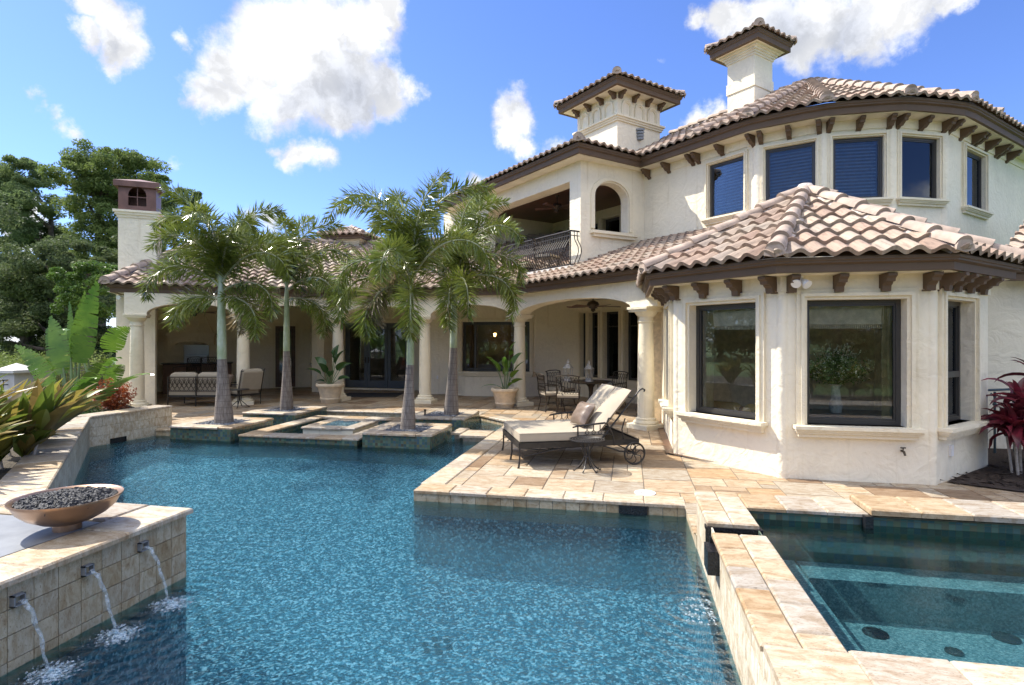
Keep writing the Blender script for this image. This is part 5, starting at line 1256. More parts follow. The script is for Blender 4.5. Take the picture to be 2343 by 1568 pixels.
straps(5.9,9.5,.02,'second burgundy leaved cordyline deeper in the mulch bed',40,42,.5,.10,0,360,mat='redleaf',canes=4,h=1.0,group=gr_,elr=(-20,80))
def banana(x,y,z,lab,leaves,seed):
    rnd.seed(seed); t=thing('banana_plant',(x,y,z),lab,'plant',group='broad leaved banana plants on the left')
    for (az,tilt,st,ll,ww,dr,roll) in leaves:
        m=MB(); a=R(az); d=Vector((math.cos(a)*math.sin(R(tilt)),math.sin(a)*math.sin(R(tilt)),math.cos(R(tilt)))); e=d*st
        m.m=1; m.tube([(0,0,0),tuple(d*st*.6),tuple(e)],[.05,.035,.018],7); m.m=0
        # blade split into torn ribs
        p=Vector(e); el=R(90-tilt); side=Vector((-math.sin(a),math.cos(a),0)); N=18
        for k in range(N):
            tt=(k+.5)/N; w_=ww*(math.sin(PI*min(1,tt**.6*.95+.04))**.7); dd=Vector((math.cos(a)*math.cos(el),math.sin(a)*math.cos(el),math.sin(el))); up=side.cross(dd); s2=side*math.cos(roll)+up*math.sin(roll)
            g=ll/N; q=p+dd*g*1.0
            for sg in (-1,1):
                j=.02*rnd.random()*ll; dz=Vector((0,0,-.10*ww*rnd.random()))
                m.add([tuple(p),tuple(q),tuple(q+s2*sg*w_*.5+dd*(g*.4)-dd*j+dz),tuple(p+s2*sg*w_*.5+dd*(g*.4)+dz)],[(0,1,2,3)])
            p=q; el-=dr/N*(.4+1.2*tt)
        m.build('leaf',['banana','stem'],t,world=False)
    return t
banana(-11.42,9.85,-.05,'tall banana plant with upright torn green leaves, left of the arcade',
 [(100,4,1.4,1.55,.50,.25,1.35),(180,10,1.3,1.15,.42,.3,1.2),(170,16,1.2,1.1,.42,.5,.9),(0,8,1.4,1.75,.5,.3,1.2),(200,24,1.0,1.1,.36,.6,.9),(20,18,.9,1.0,.45,1.3,.3),(355,50,1.0,1.6,.44,.9,-.1),(340,30,.8,.9,.42,1.4,.2),(150,3,1.5,1.2,.4,.2,1.4)],51)
banana(-12.6,11.6,-.05,'smaller banana plant with a drooping leaf close to the arcade wall',
 [(180,20,1.7,1.1,.45,1.9,.3),(0,10,1.6,.9,.5,1.6,.8),(270,14,1.5,1.0,.45,1.5,.4),(90,10,1.5,.9,.4,1.0,.9),(340,30,1.0,.8,.4,1.2,.3)],52)
# trees far behind
def ltree(x,y,h,lab,crowns,mat,n,size,seed,name='tree',tr=.25,limbs=(),group='trees beyond the garden',zb=-.05,hollow=.35):
    rnd.seed(seed); t=thing(name,(x,y,zb),lab,'tree',group=group); m=MB()
    vol=sum(c[3]**2 for c in crowns)
    for (cx,cy,cz,r) in crowns:
        k=max(1,int(n*r*r/vol)); nc=max(7,int(20*r/1.5))
        for _ in range(nc):
            while True:
                v=Vector((rnd.uniform(-1,1),rnd.uniform(-1,1),rnd.uniform(-1,1)))
                if .35<v.length<1: break
            v.z*=.75; rr=r*(.26+.34*rnd.random()); clump_leaf(m,(cx+v.x*r,cy+v.y*r,cz+v.z*r),rr,size*.85,k//nc,hollow=.0,sq=.6)
    m.build('crown',mat,t,world=False)
    m=MB(); m.tube([(0,0,0),(.1,0,h*.4),(-.1,.1,h*.85)],[tr,tr*.75,tr*.3],9)
    for (cx,cy,cz,r) in crowns:
        z0=max(h*.25,min(h*.8,cz-1.2)); m.tube([(0,0,z0),(cx*.5,cy*.5,(z0+cz)/2-.1),(cx,cy,cz)],[tr*.4,tr*.25,tr*.08],6)
    m.build('trunk','bark',t,world=False)
    return t
def cam_xy(u,d): lat=(u-1171.5)/FPX*d; return (-SA*d+lat*CA, CA*d+lat*SA)
def zz_(v,d): return EYE+(775-v)/FPX*d
def tree_px(u0,d,lab,blobs_,mat,n,size,seed,tr=.25,name='tree',hollow=.35,group='trees beyond the garden'):
    x,y=cam_xy(u0,d); cr=[]
    for (u,v,r,dd) in blobs_:
        a,b=cam_xy(u,d+dd); cr.append((a-x,b-y,zz_(v,d+dd)+.05,r*d/FPX))
    h=max(c[2] for c in cr); return ltree(x,y,h,lab,cr,mat,n,size,seed,name,tr,group=group)
tree_px(115,36,'tall thin crowned pine at the far left with bare lower branches',[(55,400,50,0),(10,420,48,1),(60,470,55,-1),(20,520,55,1),(85,530,45,0),(130,560,40,1),(190,610,36,0),(30,585,45,1)],'pine',44000,.12,61,.34,'pine_tree')
tree_px(225,34,'vine covered pine rising highest over the left chimney',[(215,360,52,0),(260,380,50,0),(315,390,48,1),(170,400,45,-1),(250,430,60,0),(325,430,40,0),(355,410,28,0),(200,460,55,0),(265,490,55,0),(230,530,60,0),(290,545,45,0),(245,600,60,0),(200,640,50,0)],'vine',62000,.11,62,.4,'pine_tree')
tree_px(400,38,'pine behind the left palm with clumpy dark needles',[(385,455,32,0),(430,450,30,0),(360,480,35,1),(400,510,40,0),(450,490,28,0),(365,560,40,0),(350,600,40,0)],'pine',22000,.12,63,.28,'pine_tree')
tree_px(60,26,'broad dark oak filling the view below the left pines',[(20,650,60,0),(80,690,65,1),(140,660,60,1),(190,700,60,0),(40,740,60,0),(110,760,60,0),(-30,700,70,0),(170,770,45,0),(220,640,40,1),(30,820,60,0),(100,830,55,-1),(180,820,50,0),(240,800,45,1)],'oak',60000,.10,64,.35)
tree_px(150,24,'dark laurel filling the gap under the vine covered pine',[(100,600,60,0),(160,590,55,1),(60,640,60,0),(230,600,45,0),(130,680,60,0),(200,700,50,0),(60,720,60,1),(150,770,60,0),(230,770,50,0),(20,780,60,0),(90,850,60,0)],'oak',50000,.09,75,.3)
tree_px(330,30,'rounded oak behind the left chimney',[(300,600,50,0),(350,590,45,0),(270,680,50,0),(310,540,35,0)],'oak',12000,.12,76,.3)
tree_px(-60,28,'dark oak leaving the frame at the far left',[(-60,600,90,0),(-40,700,90,0),(-90,500,90,0),(10,610,45,0)],'oak',12000,.12,65,.35)
tree_px(200,21,'feathery bright green tree left of the arcade gable',[(150,640,34,0),(200,625,36,0),(235,650,34,0),(185,680,40,0),(235,700,40,0),(150,700,30,0),(250,620,26,1)],'bright',15000,.075,66,.12,hollow=.2)
tree_px(520,40,'distant oak seen between the palms and the left roof',[(440,600,50,0),(520,600,45,0),(580,590,40,0),(480,560,40,0)],'oak',7000,.16,67,.3)
rnd.seed(68)
for i,(u,d,lb) in enumerate(((60,19,'rounded hedge shrub in front of the far left oak'),(130,18,'rounded hedge shrub between the fence pier and the banana plant'),(5,20,'rounded hedge shrub at the left frame edge'),(-50,17,'rounded hedge shrub beyond the left frame edge'),(185,21,'rounded hedge shrub under the feathery green tree'),(35,24,'rounded hedge shrub farthest behind the white fence pier'))):
    x,y=cam_xy(u,d); bush('shrub',x,y,-.05,1.3,1.5,lb,'shrub','vine',4200,.05,70+i,group='rounded shrubs by the fence')
# trees and fence over the golf course, seen mirrored in the glass
cr=[(rnd.uniform(-4.5,4.5),rnd.uniform(-3,3),rnd.uniform(1.5,8),rnd.uniform(2.2,3.8)) for _ in range(11)]
bt=None; rr_=random.Random(5)
for i in range(34):
    a=R(150+i*5.6); d=rr_.uniform(42,60); x,y=d*math.cos(a),d*math.sin(a)
    if bt is None: bt=ltree(x,y,9,'tree across the lawn behind the viewer',cr,'oak',5200,.30,80,group='trees across the lawn behind the viewer')
    else:
        c=dup(bt,(x,y,-.05),rr_.random()*6,'tree across the lawn behind the viewer','trees across the lawn behind the viewer'); c.scale=(1,1,rr_.uniform(.6,1.15))
for i in range(7):
    x=4.8+i*.95; y=-2.2-rr_.random()*1.6
    if i==0: sp0=straps(x,y,-.02,'strap leaved plant behind the viewer by the rear patio edge',60,99,.9,.12,0,360,h=.5,group='plants behind the viewer')
    else: dup(sp0,(x,y,-.02),rr_.random()*6,'strap leaved plant behind the viewer by the rear patio edge','plants behind the viewer')
for i in range(4):
    x,y=((5.5,-6),(9.5,-6.5),(13,-5.5),(2,-7.5))[i]
    c=dup(bt,(x*1.6,y*1.7,-.05),i*1.3,'smaller tree close behind the viewer','small trees close behind the viewer'); c.scale=(.5,.5,.55)
# ================================================================ FURNITURE
def lattice(m,F,s0,s1,z0,z1,o,r=.006,n=5):
    w_=(s1-s0)/n; hh=z1-z0
    for k in range(n*2+1):
        for sg in (-1,1):
            c=s0+w_*k*.5; pts=[]
            for i in range(9):
                t=i/8; s=c+sg*w_*.5*math.sin(PI*t)*1.0; 
                if s<s0-.001 or s>s1+.001: s=min(max(s,s0),s1)
                pts.append(F.pt(s,z0+hh*t,o))
            m.tube(pts,r,4)
def XY(th,ox,oy): pass
def chair(lab,loc,rz,group='dining chairs in the right arcade',bar=False):
    # front faces local -y
    t=thing('bar_stool' if bar else 'dining_chair',loc,lab,'stool' if bar else 'chair',rz,group)
    sh=.72 if bar else .42; w_=.27; F=Fr((-w_,.24),(w_,.24))
    m=MB(); m.bbox(-w_,w_,-.25,.24,sh,sh+.07,.02); m.build('cushion','cushion',t,world=False)
    m=MB(); m.box(-w_-.01,w_+.01,-.26,.25,sh-.03,sh)
    m.build('seat_frame','bronze',t,world=False)
    m=MB(); top=sh+.52
    for x in (-w_,w_): m.tube([(x,.25,sh-.02),(x,.27,sh+.25),(x,.32,top)],.013,6)
    m.tube([(-w_-.03,.33,top-.01),(-w_*.5,.33,top+.02),(w_*.5,.33,top+.02),(w_+.03,.33,top-.01)],.014,6); m.tube([(-w_,.255,sh+.09),(w_,.255,sh+.09)],.009,6)
    lattice(m,Fr((-w_,.285),(w_,.285)),-.0+.0,2*w_,sh+.10,top-.02,0,.006,4); m.build('backrest','bronze',t,world=False)
    for x in (-w_,w_):
        m=MB(); m.tube([(x,.27,sh+.26),(x*1.08,.05,sh+.25),(x*1.08,-.22,sh+.22),(x*1.04,-.25,sh+.16),(x,-.24,sh)],.011,6); m.build('armrest','bronze',t,world=False)
    if bar:
        m=MB(); m.lathe([(.10,sh-.05),(.03,sh-.08),(.028,sh-.2)],(0,0,0),10); m.box(-.24,.24,-.24,.22,sh-.13,sh-.11); m.build('swivel','bronze',t,world=False)
        for x in (-1,1):
            for y in (-1,1):
                m=MB(); m.tube([(x*.18,y*.17,sh-.12),(x*.15,y*.14,.42),(x*.19,y*.18,.2),(x*.24,y*.23,0)],.012,6); m.build('leg','bronze',t,world=False)
        m=MB(); K=20; m.tube([(.17*math.cos(2*PI*k/K),.16*math.sin(2*PI*k/K),.30) for k in range(K+1)],.009,5,caps=False); m.build('foot_ring','bronze',t,world=False)
    else:
        for x in (-1,1):
            for y in (-1,1):
                m=MB(); m.tube([(x*(w_-.01),y*.235,sh-.02),(x*(w_-.03),y*.215,.25),(x*(w_+.015),y*.26,0)],.012,6); m.build('leg','bronze',t,world=False)
        m=MB(); m.tube([(-.24,-.22,.2),(.24,.22,.2)],.007,5); m.tube([(.24,-.22,.2),(-.24,.22,.2)],.007,5); m.build('stretcher','bronze',t,world=False)
    return t
# dining table
def spot(u,d,z=0): x,y=cam_xy(u,d); return (x,y,z)
tx,ty,_=spot(1352,14.9)
t=thing('dining_table',(tx,ty,0),'round dark metal dining table in the right arcade','table'); m=MB()
m.lathe([(0,.70),(.58,.70),(.60,.715),(.60,.735),(.58,.74),(0,.74)],(0,0,0),40,cap=False); m.build('table_top','bronze',t,world=False,smooth=40)
m=MB(); m.lathe([(.33,0),(.33,.03),(.2,.06),(.09,.12),(.06,.3),(.05,.45),(.07,.58),(.16,.70)],(0,0,0),20); m.build('pedestal','bronze',t,world=False,smooth=True)
def toward(x,y,a,b): return math.atan2(b-y,a-x)+PI/2
chs=[(1262,14.6,'dining chair nearest the column with its back to the pool arcade'),(1300,14.0,'dining chair turned three quarters in front of the round table'),(1285,15.8,'dining chair behind the left lantern at the far side of the round table'),(1400,15.2,'dining chair on the right of the round table near the tall windows')]
for i,(u,d,lb) in enumerate(chs):
    x,y,_=spot(u,d); a=toward(x,y,tx,ty)
    if i==0: ch0=chair(lb,(x,y,0),a)
    else: dup(ch0,(x,y,0),a+(.5 if i==1 else .1),lb)
for i,(u,d,lb) in enumerate(((1343,15.2,'whitewashed candle lantern on the dining table, left of two'),(1352,14.7,'whitewashed candle lantern on the dining table, right of two'))):
    x,y,_=spot(u if i else 1275+10,d)
    x,y,_=spot((1348 if i else 1300),(14.75 if i else 14.95))
    t=thing('lantern',(x,y,.74),lb,'lantern',group='lanterns on the dining table'); s=1.15 if i else 1.2
    m=MB(); m.lathe([(.10*s,0),(.10*s,.02),(.07*s,.05),(.085*s,.08),(.085*s,.09)],(0,0,0),6); m.lathe([(.12*s,.28*s),(.10*s,.30*s),(.06*s,.36*s),(.035*s,.38*s),(.05*s,.40*s),(.02*s,.43*s),(.03*s,.45*s),(0,.48*s)],(0,0,0),6)
    for k in range(6): a=PI/3*k; m.tube([(.08*s*math.cos(a),.08*s*math.sin(a),.09),(.105*s*math.cos(a),.105*s*math.sin(a),.29*s)],.008,4)
    m.build('frame','lantern',t,world=False); m=MB(); m.lathe([(.03,.09),(.03,.2)],(0,0,0),10); m.build('candle','cushion',t,world=False)
# kitchen bar and stools
hb=su(KW,441); t=thing('bar_counter',KW.xy(hb,.9)+(0,),'dark fronted outdoor bar counter with a grill under the cream hood','bar counter')
m=MB(); a0=su(KW,372,.9); a1=su(KW,528,.9); m.fbox(KW,a0,a1,0,.98,.3,.88); m.build('counter_front','brick_red',t)
m=MB(); m.fbox(KW,a0-.05,a1+.05,.98,1.02,.25,1.0); m.build('counter_top','black',t)
m=MB(); m.fbox(KW,su(KW,421,.1),su(KW,478,.1),1.02,1.62,.04,.10); m.build('splash_panel','steel',t)
m=MB(); m.fbox(KW,su(KW,425,.3),su(KW,476,.3),1.02,1.26,.28,.72); m.build('grill','steel',t)
for i,(u,lb) in enumerate(((427,'iron bar stool with cream seat, left one at the outdoor bar'),(476,'iron bar stool, right one at the outdoor bar behind the sofa'))):
    x,y,_=spot(u,18.3); a=math.atan2(KW.n.y,KW.n.x)+PI/2+PI+(.9 if i==0 else .35)
    if i==0: st0=chair(lb,(x,y,0),a,'bar stools at the outdoor kitchen',True)
    else: dup(st0,(x,y,0),a,lb)
# sofa with arched lattice back towards the pool
sx0,sy0,_=spot(466,15.9); t=thing('outdoor_sofa',(sx0,sy0,0),'two seat garden sofa with arched lattice back and grey cushions','sofa',YAW)
# local: x right, back panel at y=-.4 (towards viewer)
W2=.76
m=MB(); m.box(-W2,W2,-.38,.40,.26,.31); 
for x in (-W2,0,W2): m.tube([(x,-.40,0),(x,-.40,.82)],.016,6)
for x in (-W2,W2): m.tube([(x,.38,0),(x,.38,.6)],.016,6); m.tube([(x,.42,.6),(x,-.2,.62),(x,-.42,.66)],.016,6)
for z in (.80,.42,.27): m.tube([(-W2,-.40,z),(W2,-.40,z)],.012,6)
for x0 in (-W2,0): m.tube([(x0,-.4,.12),(x0+W2,-.4,.18)],.008,5)
m.build('frame','iron',t,world=False)
m=MB(); n_=6; w1=W2/n_
for sd in (-W2,0):
    for row in range(3):
        for k in range(-1,n_+1):
            for sg in (-1,1):
                c=sd+w1*(k+.5*(row%2)); pts=[]
                for i in range(7):
                    tt=i/6; x=c+sg*w1*1.0*math.sin(PI/2*tt); z=.42+row*.09+.21*(1-math.cos(PI/2*tt))*1.0+.06*tt
                    if sd-.001<=x<=sd+W2+.001 and z<.80: pts.append((x,-.405,z))
                if len(pts)>1: m.tube(pts,.0065,4)
m.build('back_lattice','bronze',t,world=False)
for x in (-W2/2,W2/2):
    m=MB(); m.bbox(x-W2/2+.01,x+W2/2-.01,-.37,.38,.31,.46,.04); m.build('seat_cushion','cushion',t,world=False)
    m=MB(); vs=[]; 
    m.bbox(x-W2/2+.02,x+W2/2-.02,-.36,-.16,.44,.93,.07); m.build('back_cushion','cushion',t,world=False,bevel=.03)
x,y,_=spot(556,16.1); t=thing('outdoor_armchair',(x,y,0),'garden armchair with thick cream cushions right of the sofa','armchair',YAW+.95)
m=MB(); m.box(-.33,.33,-.33,.35,.26,.30)
for a in (-.33,.33):
    for b in (-.33,.35): m.tube([(a,b,0),(a,b,.3)],.014,6)
    m.tube([(a,.35,.3),(a,.35,.56),(a,-.3,.58)],.013,6); m.tube([(a,-.33,.3),(a,-.52,.98),(a,-.56,1.0)],.013,6)
m.tube([(-.33,-.52,.96),(.33,-.52,.96)],.013,6); m.build('frame','iron',t,world=False)
m=MB(); m.bbox(-.31,.31,-.3,.34,.30,.45,.04); m.build('seat_cushion','cushion',t,world=False,bevel=.03)
m=MB(); M0=m.M; m.M=Matrix.Translation((0,-.33,.43))@Matrix.Rotation(R(16),4,'X'); m.bbox(-.30,.30,-.08,.10,0,.60,.06); m.M=M0; m.build('back_cushion','cushion',t,world=False,bevel=.04)
def pillow(name,loc,rot,w_,h_,th,lab,mat='pillow',group=None):
    m=MB(); n=12; vs=[]
    for sg in (-1,1):
        for j in range(n+1):
            for i in range(n+1):
                a=2*i/n-1; b=2*j/n-1; k=(1-a**4)*(1-b**4); e=1-.06*(a*a*b*b)
                vs.append((a*w_/2*(1-.07*(1-b*b)),b*h_/2*(1-.07*(1-a*a)),sg*th/2*max(0,k)**.55+.006*math.sin(9*a+5*b)*k))
    N=(n+1)**2; fs=[]
    for j in range(n):
        for i in range(n):
            p=j*(n+1)+i; fs.append((p+N,p+1+N,p+n+2+N,p+n+1+N)); fs.append((p,p+n+1,p+n+2,p+1))
    m.add(vs,fs); o=m.build(name,mat,None,smooth=True); o.location=loc; o.rotation_euler=rot; tag(o,lab,'pillow',group); return o
x,y,_=spot(512,15.8); pillow('pillow',(x,y,.70),(R(70),R(15),YAW+.4),.42,.42,.16,'brown pillow on the sofa beside the armchair')
# side table by the sofa
x,y,_=spot(548,15.2); t=thing('side_table',(x,y,0),'small round iron side table between sofa and armchair','side table')
m=MB(); m.lathe([(0,.48),(.24,.48),(.25,.49),(.24,.50),(0,.50)],(0,0,0),24,cap=False); m.build('table_top','iron',t,world=False)
m=MB()
for k in range(4): a=PI/2*k+.4; m.tube([(.05*math.cos(a),.05*math.sin(a),.48),(.04*math.cos(a),.04*math.sin(a),.2),(.2*math.cos(a),.2*math.sin(a),.05),(.26*math.cos(a),.26*math.sin(a),.02)],.011,6)
m.build('base','iron',t,world=False)
# --- double chaise lounge
AX=R(22.5); t=thing('chaise_lounge',(-1.51,7.97,0),'double chaise lounge with cream cushions on the travertine patio','lounger',AX)
WD=1.30; H0=.33; LN=1.80
m=MB(); 
for y in (0,WD): m.box(0,LN,y-.015,y+.015,H0-.05,H0+.03)
for x in (0,LN): m.box(x-.015,x+.015,0,WD,H0-.05,H0+.03)
m.box(.0,LN,.02,WD-.02,H0-.0,H0+.012)
m.tube([(.05,.02,H0-.05),(.6,.6,.12),(1.2,1.25,H0-.05)],.008,5); m.tube([(.05,1.28,H0-.05),(.6,.6,.14),(1.2,.02,H0-.05)],.008,5)
for y in (0,WD): m.tube([(.06,y,.17),(.7,y,H0-.05)],.009,5); m.tube([(1.25,y,H0-.05),(1.5,y,.19),(1.68,y,.17)],.012,6); m.tube([(1.72,y,H0-.05),(1.76,y,.26),(1.70,y,.17)],.012,6)
m.build('frame','iron',t,world=False)
for x,y in ((0,0),(0,WD),(0,WD*.45)):
    m=MB(); m.tube([(x,y,H0),(x,y,.12),(x-.015,y-.01 if y<.5 else y+.01,.02),(x-.02,y,0)],[.014,.013,.016,.018],7); m.build('leg','iron',t,world=False)
# lattice apron at the foot
m=MB(); k=0; yy=.02
while yy<WD-.03:
    m.tube([(-.012,yy,H0-.045),(-.012,yy+.05,H0+.03)],.004,4); m.tube([(-.012,yy+.05,H0-.045),(-.012,yy,H0+.03)],.004,4); yy+=.05
m.build('foot_lattice','bronze',t,world=False)
for y in (-.10,WD+.05):
    m=MB(); K=32; c=(1.70,y,.17); m.tube([(c[0]+.155*math.cos(2*PI*k/K),y,.17+.155*math.sin(2*PI*k/K)) for k in range(K+1)],.014,8,caps=False)
    for k in range(7):
        a=2*PI*k/7; pts=[]
        for i in range(6):
            r=.02+.13*i/5; b=a+.5*math.sin(PI*i/5); pts.append((c[0]+r*math.cos(b),y,.17+r*math.sin(b)))
        m.tube(pts,.0075,5)
    m.tube([(c[0],y-.03,.17),(c[0],y+.06,.17)],.024,8); m.build('wheel','iron',t,world=False,smooth=True)
m=MB(); m.tube([(1.70,-.1,.17),(1.70,WD+.05,.17)],.010,6); m.build('axle','iron',t,world=False)
def cushion(m,x0,x1,y0,y1,z0,z1,r=.035):
    n=6; vs=[]
    m.bbox(x0,x1,y0,y1,z0,z1,r)
m=MB(); cushion(m,.0,1.28,.01,WD-.01,H0+.035,H0+.165,.02); o=m.build('seat_cushion','cushion',t,world=False,bevel=.018)
m=MB(); m.tube([(.0,.01,H0+.158),(1.28,.01,H0+.158)],.006,5); m.tube([(.0,.01,H0+.158),(0,WD-.01,H0+.158)],.006,5); m.build('piping','cushion',o,world=False)
BA=R(50)
for i in (0,1):
    y0=.02+i*(WD/2-.01); y1=y0+WD/2-.03; n=10; vs=[]; nx=12; ny=8; Lb=.86; Th=.15
    m=MB(); Mx=Matrix.Translation((1.20,0,H0+.05))@Matrix.Rotation(-BA,4,'Y'); m.M=Mx
    ring=[]
    for a in range(nx+1):
        for b in range(ny+1):
            s=a/nx; q=b/ny; ex=min(s,1-s)*nx/3.0; ey=min(q,1-q)*ny/3.0; k=min(1,ex)*min(1,ey); k=max(0,k)**.6
            rr=.035 if s>.9 else 0
            vs.append((s*Lb,y0+(y1-y0)*q,Th*(.45+.5*k)+.012*math.sin(PI*q)))
    N0=len(vs)
    for a in range(nx+1):
        for b in range(ny+1):
            s=a/nx; q=b/ny; ex=min(s,1-s)*nx/1.6; ey=min(q,1-q)*ny/1.6; k=math.sqrt(max(0,min(1,ex)*min(1,ey)))
            vs.append((s*Lb,y0+(y1-y0)*q,Th*(.45-.45*k)))
    fs=[]
    for a in range(nx):
        for b in range(ny):
            p=a*(ny+1)+b; fs.append((p,p+ny+1,p+ny+2,p+1)); fs.append((p+N0,p+1+N0,p+ny+2+N0,p+ny+1+N0))
    m.add(vs,fs); o=m.build('back_cushion','cushion',t,world=False,smooth=75)
    m=MB(); m.M=Mx; z=Th*.45; m.tube([(.0,y0,z),(Lb,y0,z),(Lb,y1,z),(0,y1,z)],.006,5); m.build('piping','pillow',o,world=False)
m=MB(); m.M=Matrix.Translation((1.20,0,H0+.03))@Matrix.Rotation(-BA,4,'Y')
for y in (.0,WD): m.tube([(0,y,-.01),(.95,y,-.01),(1.0,y,-.03),(1.01,y,-.07),(.98,y,-.08)],.013,6)
for s in (.2,.5,.8): m.tube([(s,0,-.01),(s,WD,-.01)],.009,5)
m.M=Matrix.Identity(4)
for y in (.02,WD-.02): m.tube([(1.58,y,H0),(1.55,y,H0+.18),(1.60,y,H0+.34)],.010,5)
m.build('back_frame','iron',t,world=False)
for y,sg in ((-.015,-1),(WD+.015,1)):
    m=MB(); z=H0+.25; m.tube([(.78,y,z-.02),(.85,y,z),(1.28,y,z+.035)],[.010,.014,.014],6); m.tube([(.86,y,H0),(.86,y,z)],.011,6); m.tube([(1.42,y,H0-.05),(1.40,y,H0+.1),(1.30,y,z+.03),(1.33,y,z+.10),(1.37,y,z+.10)],.012,6)
    for x in (1.0,1.1,1.2):
        m.tube([(x,y,z+.01),(x,y,z-.07)],.008,5); K=10; m.tube([(x+.028*math.cos(2*PI*k/K),y,z-.10+.028*math.sin(2*PI*k/K)) for k in range(K+1)],.006,4,caps=False)
    m.tube([(.86,y,z-.14),(1.36,y,z-.13)],.007,5); m.build('armrest','iron',t,world=False)
Mx=RM[t.name]@Matrix.Translation((1.10,.50,H0+.36)); loc=Mx.translation
pillow('pillow',loc,(R(0),R(-58),AX+R(6)),.40,.50,.17,'brown satin pillow leaning on the double chaise lounge')
# side table in front
x,y,_=(-.56,8.02,0); t=thing('side_table',(x,y,0),'round openwork iron side table in front of the lounger','side table')
m=MB(); z=.44; K=40
for r in (.240,.205,.165,.125,.085,.045):
    m.tube([(r*math.cos(2*PI*k/K),r*math.sin(2*PI*k/K),z) for k in range(K+1)],.0085 if r<.23 else .011,5,caps=False,flat=.7)
for k in range(36):
    a=2*PI*k/36; pts=[(r*math.cos(a+.9*r),r*math.sin(a+.9*r),z) for r in (.03,.08,.13,.18,.238)]; m.tube(pts,.0052,4)
m.lathe([(0,0),(.045,0),(.045,.008),(0,.008)],(0,0,z-.004),16,cap=False)
m.build('table_top','iron',t,world=False)
m=MB(); m.tube([(.03*math.cos(2*PI*k/12),.03*math.sin(2*PI*k/12),.20) for k in range(13)],.012,6,caps=False); m.lathe([(.0,.17),(.028,.19),(.0,.225)],(0,0,0),10,cap=False); m.build('collar','iron',t,world=False)
for k in range(6):
    a=PI/3*k+.3; m=MB(); pts=[]
    for r,zz in ((.15,.435),(.11,.40),(.06,.30),(.035,.21),(.055,.15),(.10,.08),(.15,.03),(.185,.010),(.20,.02)): pts.append((r*math.cos(a),r*math.sin(a),zz))
    m.tube(pts,.009,6); m.build('leg','iron',t,world=False)
# --- copper fire bowl
t=thing('fire_bowl',(-4.10,3.50,.43),'wide copper fire bowl heaped with black lava rock on the raised wall','fire bowl')
m=MB(); RB=.338; prof=[(0,.045),(.10,.048),(RB*.50,.07),(RB*.74,.115),(RB*.90,.165),(RB-.008,.215),(RB+.012,.235),(RB+.012,.245),(RB-.012,.24),(RB*.86,.18),(RB*.66,.13),(0,.10)]
m.lathe([(r,z) for r,z in prof],(0,0,0),64,cap=False); m.build('bowl','copper',t,world=False,smooth=60)
m=MB(); m.lathe([(.09,0),(.09,.05),(.08,.06)],(0,0,0),28); m.build('foot','copper',t,world=False)
m=MB(); rnd.seed(91)
for _ in range(1150):
    a=rnd.random()*2*PI; r=(RB-.035)*math.sqrt(rnd.random()); m.rock((r*math.cos(a),r*math.sin(a),.195+.035*(1-(r/RB)**2)+.02*rnd.random()),.016+.012*rnd.random(),1.0)
g_=m.build('lava_rock','rock',t,world=False,recalc=False); g_['kind']='stuff'
# --- fans
def fan(u,d,zc,drop,lab,rz=.3):
    x,y=cam_xy(u,d); t=thing('ceiling_fan',(x,y,zc),lab,'ceiling fan',rz,'ceiling fans'); m=MB()
    m.tube([(0,0,0),(0,0,-drop)],.015,6); m.lathe([(.06,0),(.04,-.05),(.0,-.06)],(0,0,0),16,cap=False); m.lathe([(.03,-drop+.02),(.12,-drop-.02),(.16,-drop-.09),(.10,-drop-.16),(.05,-drop-.19),(.06,-drop-.23),(0,-drop-.27)],(0,0,0),20,cap=False); m.build('motor','bronze',t,world=False,smooth=True)
    for k in range(5):
        a=2*PI*k/5; m=MB(); m.M=Matrix.Rotation(a,4,'Z')@Matrix.Translation((0,0,-drop-.13))@Matrix.Rotation(R(12),4,'X'); m.box(.12,.24,-.02,.02,-.004,.004); m.prism([(.22,-.05),(.68,-.075),(.70,.0),(.68,.075),(.22,.05)],-.004,.004); m.build('blade','wood',t,world=False)
    return t
fan(1357,14.0,3.05,.28,'brown ceiling fan over the dining table')
fan(446,17.6,3.05,.25,'dark ceiling fan in the left arcade before the hood',.1)
fan(1275,17.2,6.18,.25,'ceiling fan under the dark wood loggia ceiling',.5)
# wall ornament in the kitchen
F=SW; s=2.0; t=thing('wall_ornament',SW.xy(s,.05)+(1.9,),'round sunburst wall ornament above the stone shelf','ornament')
m=MB()
for k in range(16): a=2*PI*k/16; m.tube([SW.pt(s+.14*math.cos(a),2.0+.14*math.sin(a),.04),SW.pt(s+.2*math.cos(a),2.0+.2*math.sin(a),.04)],.014,4)
m.tube([SW.pt(s+.14*math.cos(2*PI*k/20),2.0+.14*math.sin(2*PI*k/20),.05) for k in range(21)],.022,5,caps=False); m.build('ring','lantern',t)
m=MB(); m.tube([SW.pt(s+.2,1.85,.05),SW.pt(s+.26,1.7,.12),SW.pt(s+.16,1.6,.14),SW.pt(s+.1,1.5,.1)],.022,6); m.build('bracket','bronze',t)
